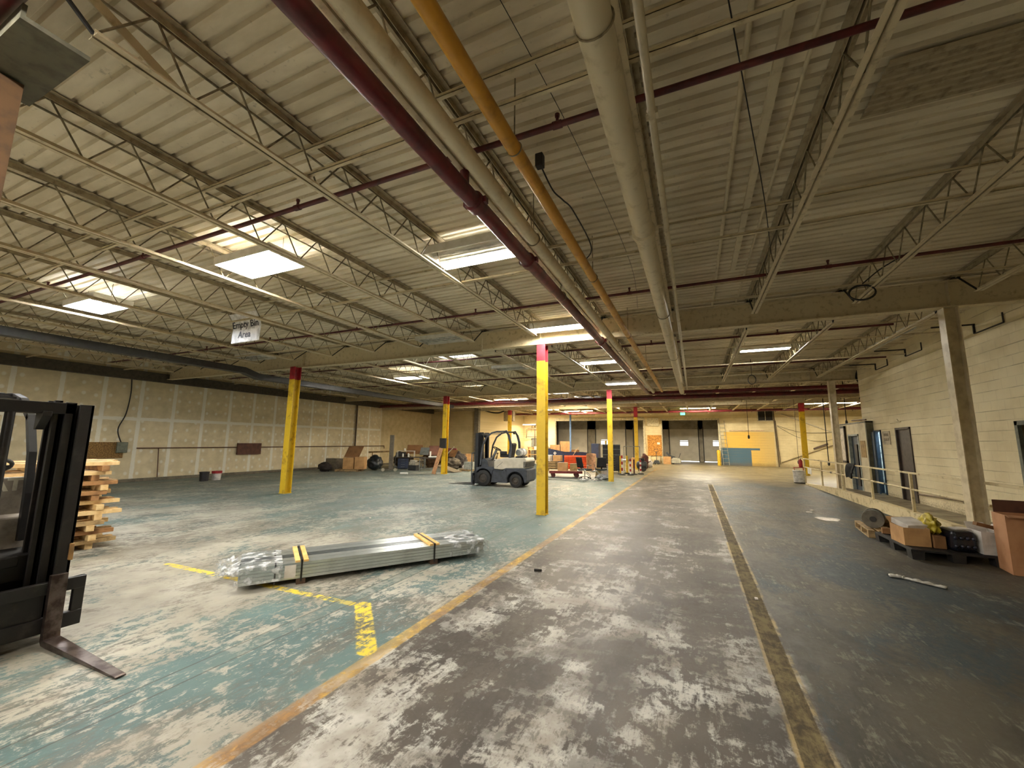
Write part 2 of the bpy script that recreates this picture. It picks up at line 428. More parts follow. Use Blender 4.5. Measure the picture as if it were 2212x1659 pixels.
# ------------------------------------------------------------------ the room
XL, XR, YB = -20.0, 5.6, 37.8
ZD = 4.68                                                      # underside of the roof deck
def room():
    m = MB(); m.box(-20.2, 14.5, -10.2, 44.0, -.2, 0); struct(m, 'floor', M_FLOOR)
    m = MB(); m.box(-20.2, XL, -10, 28.3, 0, 5.2); struct(m, 'wall_left', M_DRY)
    m = MB(); m.box(-20.0, -15.5, 28.3, 28.5, 0, 5.2); struct(m, 'wall_far_left', M_BLOCK_BL)
    m = MB(); m.box(-15.7, -15.5, 28.5, 37.8, 0, 5.2); struct(m, 'wall_side_left', M_BLOCK_BL)
    m = MB()                                                   # back wall with two wide openings
    m.box(-15.7, -12.26, YB, YB+.2, 0, 5.2); m.box(-12.26, -4.0, YB, YB+.2, 3.83, 5.2)
    m.box(-4.0, -2.51, YB, YB+.2, 0, 5.2); m.box(-2.51, 1.85, YB, YB+.2, 3.74, 5.2); m.box(1.85, 14.2, YB, YB+.2, 0, 5.2)
    struct(m, 'wall_back', M_BLOCK_B)
    m = MB()                                                   # right wall with two doorways and one window opening
    m.box(XR, XR+.2, -10, 9.9, 0, 5.2); m.box(XR, XR+.2, 9.9, 10.95, 2.2, 5.2); m.box(XR, XR+.2, 10.95, 15.1, 0, 5.2)
    m.box(XR, XR+.2, 15.1, 16.02, 2.25, 5.2); m.box(XR, XR+.2, 16.02, 17.1, 0, 5.2); m.box(XR, XR+.2, 17.1, 18.05, 2.22, 5.2)
    m.box(XR, XR+.2, 18.05, 18.6, 0, 5.2); m.box(XR, XR+.2, 9.9, 10.95, 0, .9)
    m.box(XR+.2, 14.2, 18.4, 18.6, 0, 5.2)
    struct(m, 'wall_right', M_BLOCK_R)
    m = MB(); m.box(14.2, 14.4, 18.4, 38, 0, 5.2); struct(m, 'wall_far_right', M_BLOCK_R)
    m = MB(); m.box(-20.2, XR+.2, -10.2, -10, 0, 5.2); struct(m, 'wall_front', M_BLOCK_BL)
    # small rooms behind the right wall
    m = MB(); m.box(6.9, 7.0, 9.2, 18.4, 0, 2.8); m.box(5.8, 7, 9.2, 18.4, 2.8, 2.85); m.box(5.8, 7, 16.4, 16.5, 0, 2.8); m.box(5.8, 7, 9.1, 9.2, 0, 2.8)
    struct(m, 'wall_office', M_WHITE)
    # loading dock behind the back openings
    m = MB(); z0 = 0
    for a, b in ((-16, -13.6), (-10.35, -9.3-.35+.2), (-6.4, -5.6), (-2.9, -2.2), (.38, .82), (3.6, 6)): m.box(a, b, 43, 43.2, 0, 4.6)
    m.box(-16, 6, 43, 43.2, 3.1, 5.2); m.box(-16.2, -16, 38, 43.2, 0, 5.2); m.box(6, 6.2, 38, 43.2, 0, 5.2); m.box(-16, 6, 38, 43.2, 5.0, 5.2)
    struct(m, 'wall_dock', M_DOCKWALL)
    for i, (a, b, win) in enumerate(((-13.6, -10.35, None), (-9.45, -6.4, (-8.9, -8.2)), (-5.6, -2.9, None), (-2.2, .38, (-1.25, -.55)), (.82, 3.6, (1.62, 2.32)))):
        m = MB(); zs = [.07, .8, 1.42, 2.02, 2.62, 3.12] if win else [.02, .8, 1.42, 2.02, 2.62, 3.12]
        for k in range(5):
            if win and k == 2:
                m.box(a, win[0], 43.02, 43.07, zs[k], zs[k+1]-.015); m.box(win[1], b, 43.02, 43.07, zs[k], zs[k+1]-.015)
                m.box(win[0], win[1], 43.02, 43.07, zs[k], zs[k]+.12); m.box(win[0], win[1], 43.02, 43.07, zs[k+1]-.12, zs[k+1]-.015)
            else: m.box(a, b, 43.02, 43.07, zs[k], zs[k+1]-.015)
        for k in range(5):
            if not (win and k == 2): m.box(a, b, 43.06, 43.10, zs[k], zs[k+1])
            else: m.box(a, win[0], 43.06, 43.10, zs[k], zs[k+1]); m.box(win[1], b, 43.06, 43.10, zs[k], zs[k+1])
        d = struct(m, 'door_%d' % (i+1), M_DOCK)
        t = MB(); t.box(a-.06, a+.02, 42.95, 43.02, 0, 3.3); t.box(b-.02, b+.06, 42.95, 43.02, 0, 3.3); t.build('track', M_SHUT, d)
        if win:
            p = MB(); p.box(win[0], win[1], 43.04, 43.05, zs[2]+.12, zs[3]-.12); p.build('window_pane', M_GLASSW, d)
    m = MB(); m.box(-16, 6, 43.0, 43.02, 0, .02); struct(m, 'trim_1', M_SHUT)
    # roof: corrugated deck with three rooflight holes
    holes = [(-8.2, -6.65, 10.3, 12.2), (-8.2, -6.65, 22.4, 23.9), (-7.0, -5.4, 25.4, 26.8)]
    m = MB(); pitch = .1524; y = -10.2; k = 0
    while y < 38.0:
        y1 = y+pitch
        cuts = [(-20.2, 14.5)]
        for a, b, c, d in holes:
            if c-pitch < y < d: cuts = [q for s in cuts for q in ((s[0], a), (b, s[1]))] if len(cuts) == 1 else cuts
        for a, b in cuts:
            vs = []; pr = ((0, 0), (.100, 0), (.113, .036), (.139, .036), (.1524, 0))
            for px, pz in pr: vs += [(a, y+px, ZD+pz), (b, y+px, ZD+pz)]
            m.add(vs, [(2*i, 2*i+1, 2*i+3, 2*i+2) for i in range(4)])
        y = y1; k += 1
    m.box(-20.2, -8.6, -10.2, 38, ZD+.9, ZD+.92) if False else None
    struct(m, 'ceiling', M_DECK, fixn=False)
    # roof boarding that closes the deck against the sky, open over the rooflights
    m = MB(); xs = [-20.4, -8.2, -6.65, 14.7]
    m.box(-20.4, -8.2, -10.4, 44, ZD+.06, ZD+.16); m.box(-5.4, 14.7, -10.4, 44, ZD+.06, ZD+.16)
    for a, b, x0, x1 in ((-10.4, 10.3, -8.2, -5.4), (12.2, 22.4, -8.2, -5.4), (23.9, 25.4, -8.2, -5.4), (26.8, 44, -8.2, -5.4), (10.3, 12.2, -6.65, -5.4), (22.4, 23.9, -6.65, -5.4), (25.4, 26.8, -8.2, -7.0)):
        m.box(x0, x1, a, b, ZD+.06, ZD+.16)
    struct(m, 'trim_2', M_DOCKWALL)
    for i, (a, b, c, d) in enumerate(holes):
        m = MB(); z0, z1 = ZD-.02, ZD+.35
        m.box(a-.04, a, c, d, z0, z1); m.box(b, b+.04, c, d, z0, z1); m.box(a-.04, b+.04, c-.04, c, z0, z1); m.box(a-.04, b+.04, d, d+.04, z0, z1)
        o = struct(m, 'window_%d' % (i+1), M_WHITE)
    # ramp, curb, skirting, headers
    m = MB(); m.prism([(-2, 0), (22, 0), (17.5, .15), (-2, .15)], 4.5, 5.6, 'x'); struct(m, 'trim_3', M_RAMP)
    m = MB(); m.prism([(-2, 0), (21.8, 0), (21.8, .06), (17.5, .25), (-2, .25)], 4.36, 4.52, 'x'); struct(m, 'trim_4', M_CURB)
    m = MB(); m.box(-20, -19.93, -10, 28.3, 0, .12); struct(m, 'baseboard_left', pm('grey_skirting', (112, 104, 88), .7))
    m = MB(); m.box(-20, -19.75, -10, 28.3, 3.95, 4.3); struct(m, 'trim_5', pm('dark_header', (74, 68, 56), .7))
    m = MB(); m.box(-15.72, -15.35, 28.0, 28.3, 0, 4.68); struct(m, 'trim_6', pm('grey_pilaster', (112, 106, 92), .7))
    # low partition at the end of the right wall
    m = MB(); m.box(5.42, 5.6, 17.75, 18.55, 0, 2.5); m.box(5.42, 5.6, 18.55, 19.6, 2.1, 2.5); m.box(5.42, 5.6, 19.6, 21.2, 0, 2.5); m.box(5.6, 7.5, 21.1, 21.2, 0, 2.5); m.box(5.6, 7.5, 18.6, 21.2, 2.46, 2.5)
    m.box(6.9, 7.0, 18.6, 21.2, 0, 2.5)
    struct(m, 'wall_partition', pm('cream_partition', (228, 216, 182), .65, 0, (208, 194, 158), 3))
    m = MB(); m.box(5.4, 5.6, 17.68, 17.76, 0, 2.54); m.box(5.4, 5.62, 17.68, 21.2, 2.5, 2.55); struct(m, 'trim_7', pm('olive_trim', (98, 92, 68), .6))
    # plain steel frame of the back openings
    m = MB()
    for x in (-12.26, -4.0): m.box(x-.08, x+.08, YB-.05, YB+.25, 0, 3.85)
    m.box(-12.3, -3.95, YB-.06, YB+.25, 3.75, 4.0)
    struct(m, 'trim_8', M_TIMBER_T)
    m = MB(); m.box(-2.6, -2.5, YB-.04, YB+.24, 0, 3.8); m.box(1.85, 1.98, YB-.04, YB+.24, 0, 3.8); m.box(-2.6, 1.98, YB-.04, YB+.24, 3.7, 3.84); struct(m, 'trim_9', M_TIMBER_T)
room()

# doors of the right wall
def right_doors():
    fr = pm('dark_brown_frame', (66, 54, 44), .6); bl = pm('blue_door_paint', (34, 60, 84), .5)
    m = MB(); m.box(5.62, 5.67, 15.16, 15.96, .15, 2.2); d = struct(m, 'door_6', pm('dark_brown_door', (58, 46, 40), .55))
    f = MB(); f.box(5.57, 5.82, 15.1, 15.16, .13, 2.25); f.box(5.57, 5.82, 15.96, 16.02, .13, 2.25); f.box(5.57, 5.82, 15.1, 16.02, 2.19, 2.25); f.build('door_frame', fr, d)
    # open blue door swung into the lit room
    m = MB(); m.box(-.02, .02, -.86, 0, .17, 2.16); m.xf(TR(5.59, 18.02, 0) @ RZ(radians(-10)))
    d = struct(m, 'door_7', bl)
    f = MB(); f.box(5.57, 5.82, 17.1, 17.15, .13, 2.22); f.box(5.57, 5.82, 18.02, 18.07, .13, 2.22); f.box(5.57, 5.82, 17.1, 18.07, 2.17, 2.22); f.build('door_frame', bl, d)
    m = MB(); m.box(5.5, 5.55, 18.6, 19.55, .08, 2.08); d = struct(m, 'door_8', bl)
    f = MB(); f.box(5.46, 5.5, 18.95, 19.2, .25, 1.75); f.build('dark_stripe', M_SHUT, d)
    f = MB(); f.box(5.4, 5.6, 18.54, 18.6, 0, 2.12); f.box(5.4, 5.6, 19.55, 19.61, 0, 2.12); f.box(5.4, 5.6, 18.54, 19.61, 2.06, 2.12); f.build('door_frame', pm('pale_frame', (176, 184, 176), .6), d)
    m = MB(); m.box(5.57, 5.63, 9.9, 9.98, .9, 2.2); m.box(5.57, 5.63, 10.87, 10.95, .9, 2.2); m.box(5.57, 5.63, 9.9, 10.95, 2.12, 2.2); m.box(5.57, 5.63, 9.9, 10.95, .9, .98)
    w = struct(m, 'window_4', pm('grey_window_frame', (104, 110, 98), .6))
    g = MB(); g.box(5.66, 5.67, 9.98, 10.87, .98, 2.12); g.build('window_pane', pm('dim_glass', (60, 66, 62), .15), w)
right_doors()
# ------------------------------------------------------------------ roof structure
BAYS = [0.3, 9.4, 18.8, 28.3, 37.8]
BAYNAME = ['the bay nearest the camera', 'the second bay from the camera', 'the third bay from the camera', 'the bay against the back wall']
def beam(x0, x1, y, zb, label, stiff=()):
    t = thing('roof_beam', label, 'roof beam', ((x0+x1)/2, y, zb), 0, 'cross beams over the columns'); cx = (x0+x1)/2; h = 4.6-zb
    m = MB(); m.box(x0-cx, x1-cx, -.1, .1, 0, .018); m.build('bottom_flange', M_STEEL, t)
    m = MB(); m.box(x0-cx, x1-cx, -.1, .1, h-.018, h); m.build('top_flange', M_STEEL, t)
    m = MB(); m.box(x0-cx, x1-cx, -.006, .006, .018, h-.018)
    m.build('web', M_STEEL, t)
    for s in stiff:
        m = MB(); m.box(s-cx-.006, s-cx+.006, -.095, .095, .018, h-.018); m.build('stiffener', M_STEEL, t)
ORD = ['nearest', 'second', 'third', 'fourth']
for r, y in enumerate((9.4, 18.8, 28.3)):
    w = ('nearest', 'second nearest', 'farthest')[r]
    beam(-20, -5.1, y, 4.08, 'cream steel roof beam running to the left wall, %s of its row' % w, (-11.85,))
    beam(-5.08, 5.58 if r == 0 else 14.1, y, 4.12, 'cream steel roof beam crossing above the aisle, %s of its row' % w, (-3.4, 4.2))

# open web joists -------------------------------------------------------------
M_TOPC = pm('shaded_joist_paint', (168, 154, 124), .5, 0, (120, 106, 80), 11, lo=.45, hi=.75)  # joist paint darkened to paint in the shade on the top chords
ZB0, ZB1, ZT0, ZT1 = 4.19, 4.24, 4.61, 4.668
def joist_meshes(L):
    a = MB()
    for s in (-1, 1):
        a.box(s*.012, s*.068, 0, L, ZT1-.006, ZT1); a.box(s*.012, s*.018, 0, L, ZT0, ZT1)
    b = MB(); e = .62
    for s in (-1, 1):
        b.box(s*.009, s*.054, e, L-e, ZB0, ZB0+.006); b.box(s*.009, s*.014, e, L-e, ZB0, ZB1)
    w = MB(); n = max(2, round((L-2*e)/.575)); st = (L-2*e)/n; r = .0085
    for k in range(n):
        y0 = e+k*st; w.cyl((0, y0, ZB0+.02), (0, y0+st*.5, ZT0+.03), r, 6, caps=False); w.cyl((0, y0+st*.5, ZT0+.03), (0, y0+st, ZB0+.02), r, 6, caps=False)
    g = []; s = []
    for y0, y1 in ((.12, e), (L-.12, L-e)):
        q = MB(); q.cyl((0, y0, ZT0+.02), (0, y1, ZB0+.02), .014, 8); g.append(q)
    for y0 in (0, L-.12): q = MB(); q.box(-.05, .05, y0, y0+.12, 4.602, ZT0+.02); s.append(q)
    return a, b, w, g, s
_J = {}
def joist(x, bay, label, group):
    y0, y1 = BAYS[bay]+.02, BAYS[bay+1]-.02; L = y1-y0; key = round(L, 2)
    if key not in _J:
        t = thing('roof_joist', label, 'roof joist', (x, y0, 0), 0, group)
        a, b, w, g, s = joist_meshes(L)
        a.build('top_chord', M_TOPC, t); b.build('bottom_chord', M_JOIST, t); w.build('web', M_WEB, t, smooth=True); [q.build('end_diagonal', M_SHUT, t) for q in g]; [q.build('bearing_seat', M_SHUT, t) for q in s]
        _J[key] = t; return t
    t = copy_tree(_J[key]); t.location = (x, y0, 0); tag(t, label, 'roof joist', group); return t
JX = [-18.2, -16.5, -14.85, -13.2, -11.55, -9.9, -8.25, -6.68, -5.0, -3.33, -1.82, -.33, 1.17, 2.72, 4.3]
def ordw(n): return ['first', 'second', 'third', 'fourth', 'fifth', 'sixth', 'seventh', 'eighth', 'ninth', 'tenth', 'eleventh'][n]
for b in range(4):
    xs = list(JX)
    if b == 1: xs = xs
    if b >= 2: xs += [5.9, 7.5, 9.1, 10.7, 12.3]
    if b == 3: xs = [x for x in xs if x > -15.4]
    for x in xs:
        if x < -1.84: side = 'left'; n = sum(1 for q in xs if x < q < -1.84)
        else: side = 'right'; n = sum(1 for q in xs if -1.84 < q < x)
        joist(x, b, 'roof joist, %s %s of the thick red pipe, in %s' % (ordw(n), side, BAYNAME[b]), 'open web joists in ' + BAYNAME[b])

# bridging angles ---------------------------------------------------------------
def bridging(y, z, x0, x1, where, lo):
    m = MB(); m.box(x0, x1, y-.019, y+.019, z, z+.004); m.box(x0, x1, y-.019, y-.015, z, z+.03)
    solo(m, 'bridging_angle', M_STEEL, 'angle bar across the %s, %s' % ('joist bottoms' if lo else 'joist tops', where), 'angle bar', 'bridging bars between the joists')
for y, wh in ((2.5, 'nearest the camera'), (5.4, 'in the middle of the nearest bay'), (7.9, 'just before the nearest beam'), (12.0, 'just past the nearest beam'), (14.6, 'in the middle of the second bay'), (17.0, 'shortly before the second beam')):
    bridging(y, ZB1+.001, -20, 5.5, wh, True)
    bridging(y+.03, ZT0-.045, -20, 5.5, wh, False)

# pipes ---------------------------------------------------------------------------
def ypipe(x, z, r, y0, y1, name, label, mat, couplings=(), extra=None, cat='pipe', hang=()):
    t = thing(name, label, cat, (x, y0, z))
    m = MB(); m.cyl((0, 0, 0), (0, y1-y0, 0), r, 24)
    m.build('pipe', mat, t, smooth='angle')
    for c in couplings:
        q = MB(); q.lathe([(r, 0), (r*1.22, .02), (r*1.22, .10), (r, .12)], (0, c-y0-.06, 0), (0, 1, 0), 24); q.box(-r*1.5, r*1.5, c-y0-.03, c-y0+.03, -.025, .025)
        q.build('coupling', mat, t, smooth='angle')
    for c in hang:
        q = MB(); q.tube([(r*1.08*cos(a), c-y0, r*1.08*sin(a)) for a in [2*pi*i/20 for i in range(20)]], .006, 6, True); q.cyl((0, c-y0, r), (0, c-y0, ZD-z-.01), .006, 6)
        q.build('hanger', M_WEB, t)
    return t
# main red sprinkler pipe, turning right at the far end
t = thing('sprinkler_main', 'thick dark red sprinkler pipe running away above the left edge of the aisle', 'pipe', (-1.84, -8, 4.01))
m = MB(); R_ = .077
pts = [(0, 0, 0), (0, 27.2, -.02)] + [(.35-.35*cos(a), 27.2+.35*sin(a), -.02) for a in (pi/8, pi/4, 3*pi/8, pi/2)] + [(14.5, 27.55, -.02)]
m.tube(pts, R_, 20); m.build('pipe', M_RED, t, smooth='angle')
for c in (3.2, 4.6, 9.1):
    q = MB(); q.lathe([(R_, 0), (R_*1.3, .02), (R_*1.3, .12), (R_, .14)], (0, 8+c-.07, -.005), (0, 1, 0), 24); q.box(-R_*1.6, R_*1.6, 8+c-.03, 8+c+.03, -.03, .03)
    q.build('coupling', M_RED, t, smooth='angle')
q = MB(); q.cyl((0, 10.98, 0), (.0, 10.98, .37), .045, 16); q.build('branch_outlet', M_RED, t, smooth='angle')
for c in (7.0, 14.0, 22.0):
    q = MB(); q.tube([(R_*1.06*cos(a), c, R_*1.06*sin(a)) for a in [2*pi*i/20 for i in range(20)]], .008, 6, True); q.cyl((0, c, R_), (0, c, .665), .007, 6); q.build('hanger', M_WEB, t)
ypipe(-1.582, 4.01, .07, -8, 19.2, 'drain_pipe', 'thick cream pipe running beside the big red pipe', M_WPIPE, (5.6, 11.2), hang=(4.1, 10.0))
ypipe(-1.21, 4.03, .058, -8, 19.2, 'gas_pipe', 'mustard yellow gas pipe running along the ceiling right of the red pipe', M_YPIPE, (), hang=(2.7, 5.5, 8.9, 12.6))
ypipe(-.389, 3.95, .10, -8, 19.2, 'duct_pipe', 'very thick cream pipe, the widest one under the ceiling', M_WPIPE, (4.3,), hang=(1.9, 7.3, 11.2))
ypipe(-.167, 4.06, .028, -8, 19.2, 'conduit', 'slim cream conduit right beside the thickest cream pipe', M_WPIPE, (2.8,))
ypipe(.49, 4.62, .022, 1.2, 9.3, 'conduit', 'thin cream conduit, first to the right of the thickest pipe group', M_WPIPE)
ypipe(.93, 4.62, .016, 1.0, 9.3, 'conduit', 'thinnest cream conduit, just left of the joist over the aisle', M_WPIPE)
m = MB(); m.box(.69, .76, 1.6, 7.4, 4.58, 4.625); solo(m, 'strut_channel', M_WPIPE, 'flat cream metal channel between two thin conduits under the deck', 'channel')
# cross running sprinkler branches
def branch(y, z, x0, x1, r, label, heads=()):
    t = thing('sprinkler_branch', label, 'pipe', (0, y, z), 0, 'red sprinkler branch pipes across the ceiling')
    m = MB(); m.cyl((x0, 0, 0), (x1, 0, 0), r, 14); m.build('pipe', M_REDB, t, smooth='angle')
    for hx in heads:
        q = MB(); q.lathe([(r*1.25, -.04), (r*1.25, .04)], (hx, 0, 0), (1, 0, 0), 14); q.cyl((hx, 0, r), (hx, 0, r+.05), .014, 8); q.cyl((hx, 0, r+.05), (hx, 0, r+.075), .022, 8)
        q.build('sprinkler_head', M_REDB, t, smooth='angle')
    return t
HX = (-13.6, -10.7, -7.5, -4.15, -.95, 2.0)
branch(3.02, 4.41, -19.8, 5.5, .027, 'dark red sprinkler branch crossing the ceiling nearest the camera', HX)
branch(7.33, 4.41, -19.8, 5.5, .025, 'dark red sprinkler branch crossing the ceiling before the nearest beam', HX)
branch(11.5, 4.41, -19.8, 4.2, .025, 'dark red sprinkler branch crossing just past the nearest beam', HX)
branch(15.8, 4.41, -19.8, 5.5, .025, 'dark red sprinkler branch crossing before the second beam', HX)
branch(24.2, 4.41, -19.8, 14, .025, 'dark red sprinkler branch in the third bay', HX)
branch(32.0, 4.41, -15.3, 14, .025, 'dark red sprinkler branch nearest the back wall', HX)
m = MB(); m.cyl((-19.9, 21.95, 4.02), (12.4, 21.75, 4.02), .1, 18); solo(m, 'sprinkler_main', M_RED, 'thick dark red sprinkler pipe crossing the whole hall beyond the second row of columns', 'pipe', smooth='angle')
m = MB(); m.box(-19.9, 14, 22.2, 22.3, 3.80, 3.86); m.box(-19.9, 14, 22.245, 22.255, 3.86, 3.98); solo(m, 'crane_rail', M_STEEL, 'long cream steel rail hanging just below the crossing red pipe', 'rail')
m = MB(); m.cyl((-15.4, 34.3, 4.2), (13.8, 34.3, 4.2), .09, 16); solo(m, 'sprinkler_main', M_RED, 'dark red pipe crossing high in front of the back wall', 'pipe', smooth='angle')
# dark duct on the left
t = thing('dark_duct', 'long dark duct running under the joists along the left side of the hall', 'duct', (-13.6, 0, 3.86))
m = MB(); m.box(-.13, .13, 2, 8.5, 0, .19); m.prism([(8.5, 0), (8.5, .19), (9.0, .05), (9.0, -.14)], -.13, .13, 'x'); m.box(-.13, .13, 9.0, 21.4, -.14, .05); m.build('duct', pm('dark_duct_paint', (52, 52, 50), .5), t)

# lamps ---------------------------------------------------------------------------
M_TUBE = emit('lit_tube', (1.0, .965, .885), TUBE_POWER)
M_TUBEW = emit('lit_warm_tube', (1.0, .83, .57), TUBE_POWER*2.0)
M_TUBEF = emit('lit_far_tube', (1.0, .90, .70), TUBE_POWER*2.2)
M_TUBEC = emit('lit_cool_tube', (.90, .95, 1.0), TUBE_POWER)
M_TOFF = pm('unlit_tube', (214, 212, 200), .35)
def fixture(x, y, z, n, lit, label, tube, group='ceiling strip lights', w=.6, L=1.22, rz=0, chain=True):
    t = thing('ceiling_light', label, 'ceiling light', (x, y, z), rz, group)
    h = MB(); hw = w/2; hl = L/2; sk = -.03 if w > .55 else -.05 if w == .4 else .005
    h.box(-hl, hl, -hw, -hw+.012, sk, .09); h.box(-hl, hl, hw-.012, hw, sk, .09); h.box(-hl-.012, -hl, -hw, hw, sk, .09); h.box(hl, hl+.012, -hw, hw, sk, .09)
    sp = w/n; sw = sp-(.07 if w > .55 else .014 if tube is M_TUBE else .006)
    for k in range(n):
        c = -hw+sp*(k+.5)
        h.prism([(c-sw/2, .04), (c-sw*.25, .085), (c+sw*.25, .085), (c+sw/2, .04), (c+sw*.25, .093), (c-sw*.25, .093)], -hl, hl, 'x')
    h.build('housing', M_WHITE, t)
    for k in range(n):
        c = -hw+sp*(k+.5); q = MB(); q.cyl((-hl+.02, c, .02), (hl-.02, c, .02), .017, 8)
        q.build('tube', tube if k in lit else M_TOFF, t, smooth=True)
    if chain:
        q = MB()
        for s in (-1, 1): q.cyl((s*hl*.8, 0, .09), (s*hl*.8, 0, ZD-z-.01), .004, 5)
        q.build('hanger', M_WEB, t)
    return t
ALL3 = (0, 1, 2, 3)
fixture(-5.92, 3.78, 4.34, 4, ALL3, 'glowing wide ceiling light, the largest bright one left of the red pipe', M_TUBE)
fixture(-2.83, 4.83, 4.4, 4, (3,), 'ceiling light beside the red pipe with only its far tube glowing', M_TUBE)
fixture(-10.73, 3.74, 4.30, 4, ALL3, 'glowing bluish ceiling light farthest to the left', M_TUBEC)
fixture(-2.83, 8.9, 4.4, 3, (0, 1, 2), 'glowing ceiling light just before the nearest beam beside the red pipe', M_TUBE, w=.4)
fixture(-2.85, 13.6, 4.4, 3, (0, 1, 2), 'glowing ceiling light in the second bay beside the red pipe', M_TUBE, w=.5)
fixture(-2.7, 17.3, 4.16, 3, (0, 1, 2), 'glowing ceiling light just before the second beam beside the red pipe', M_TUBE, w=.5)
fixture(-10.72, 13.65, 4.33, 4, ALL3, 'glowing ceiling light over the left bay, behind the nearest left column', M_TUBE, L=1.4)
fixture(-10.72, 19.5, 4.36, 4, ALL3, 'glowing ceiling light over the left bay just past the second beam', M_TUBE, L=1.4)
fixture(1.98, 13.4, 4.4, 2, (0, 1), 'glowing slim ceiling light right of the aisle in the second bay', M_TUBE, w=.3)
fixture(-6.05, 8.85, 4.38, 4, (), 'unlit ceiling light hanging just before the nearest beam on the left', M_TUBE)
fixture(-6.05, 13.35, 4.38, 4, (), 'unlit ceiling light left of the aisle in the second bay', M_TUBE)
fixture(-13.2, 8.6, 4.38, 4, (), 'unlit ceiling light above the nearest left column', M_TUBE)
fixture(4.62, 12.95, 4.33, 2, (), 'unlit long strip light hanging beside the right wall', M_TUBE, w=.16, L=2.3, rz=pi/2)
for x, y, z, lab, tb, L in ((-10.3, 22.9, 4.3, 'warm ceiling light just beyond the crossing red pipe on the left', M_TUBEW, 2.2), (-7.7, 26.3, 4.36, 'warm ceiling light in the third bay left of the aisle', M_TUBEW, 2.2),
        (-8.8, 33.5, 4.32, 'warm ceiling light near the back wall over the left dock opening', M_TUBEW, 2.4), (-10.6, 31.6, 4.32, 'warm ceiling light near the back wall, far left of the dock opening', M_TUBEW, 1.3), (-12.4, 34.9, 4.30, 'warm ceiling light closest to the back wall on the left', M_TUBEW, 1.3),
        (-5.9, 30.6, 4.32, 'warm ceiling light behind the third column along the aisle', M_TUBEW, 2.4), (.35, 33.2, 4.32, 'bright ceiling light in front of the exit sign', M_TUBEF, 2.4), (2.0, 25.3, 4.33, 'bright ceiling light over the far end of the aisle', M_TUBEF, 1.3),
        (7.9, 31.3, 4.32, 'bright ceiling light at the far right before the back wall', M_TUBEF, 2.6)):
    fixture(x, y, z, 2, (0, 1), lab, tb, w=.34, L=L)
fixture(-14.1, 35.6, 3.3, 2, (0, 1), 'warm light mounted low in the far left corner by the back wall', M_TUBEW, w=.3, chain=False)
# the same rows of lamps go on behind the camera
for x, y in ((-6.1, -1.2), (-2.83, -.6), (-11.2, -1.2), (-2.83, -4.6), (-14.6, -1.2)):
    fixture(x, y, 4.4, 4, (0, 1, 2, 3), 'ceiling light continuing the row of lamps behind the photographer', M_TUBE, 'ceiling lights behind the camera')
# lit room behind the blue door
fixture(6.35, 17.3, 2.68, 2, (0, 1), 'cool light inside the little room behind the open blue door', emit('cool_room_tube', (.75, .9, 1.0), 30), w=.2, L=.8, chain=False)

# columns -------------------------------------------------------------------------
M_YEL = pm('yellow_column_paint', (210, 174, 34), .5, 0, (150, 118, 34), 5, lo=.48, hi=.74)
def column(x, y, top, red, label, group, paint=None, s=.2, rz=0):
    t = thing('steel_column', label, 'column', (x, y, 0), rz, group); h = s/2; zr = top-red
    def hprof(z0, z1):
        m = MB(); m.box(-h, h, -h, -h+.014, z0, z1); m.box(-h, h, h-.014, h, z0, z1); m.box(-.006, .006, -h+.014, h-.014, z0, z1); return m
    hprof(0.012, zr).build('shaft', paint or M_YEL, t)
    if red: hprof(zr, top).build('red_band', M_REDC, t)
    m = MB(); m.box(-h-.012, h+.012, -h-.012, h+.012, 0, .012); m.build('base_plate', paint or M_YEL, t)
    return t
G = 'yellow columns with red tops'
column(-3.38, 9.42, 4.118, .42, 'yellow steel column with red top at the left edge of the aisle, nearest to the camera', G, s=.22)
column(-11.98, 9.2, 4.078, .42, 'yellow steel column with red top standing alone in the left bay, nearer one', G, s=.24)
column(-3.47, 18.75, 4.118, .42, 'yellow steel column with red top at the aisle edge beside the office chairs', G, s=.2)
column(-12.0, 18.3, 4.078, .42, 'yellow steel column with a dark board and a plank leaning on it', G, s=.24)
column(-3.5, 28.2, 4.118, .7, 'yellow steel column at the aisle edge farthest from the camera', G, s=.22)
column(-12.75, 28.2, 4.078, .35, 'yellow steel column far back on the left, behind the parked forklift', G, s=.22)
column(5.75, 28.2, 4.118, .5, 'yellow steel column far right beyond the end of the handrail', G, s=.24)
column(4.2, 9.42, 4.118, 0, 'cream steel column standing before the right wall, nearest one', 'cream columns by the right wall', M_COLC, .2, pi/2)
column(4.82, 18.72, 4.118, 0, 'cream steel column standing by the middle of the handrail', 'cream columns by the right wall', M_COLC, .2, pi/2)
# brown post and bracket at the top left corner of the view
t = thing('bracket_post', 'brown post carrying a grey steel bracket at the upper left corner', 'post', (-4.4, .6, 0))
m = MB(); m.box(.02, .32, -.1, .28, 0, 4.08); m.build('post', pm('brown_post_paint', (84, 58, 30), .7), t)
m = MB(); m.box(.05, .95, .08, .38, 4.1, 4.13); m.box(.05, .95, .08, .1, 4.13, 4.2); m.build('bracket_plate', pm('grey_bracket', (104, 100, 82), .7), t)
m = MB(); m.cyl((.0, -.02, 4.3), (1.02, -.02, 4.3), .13, 18); solo(m, 'pipe_stub', M_RED, 'dark red pipe stub on the grey bracket in the upper left corner', 'pipe', smooth='angle', loc=(-4.4, .6, 0))

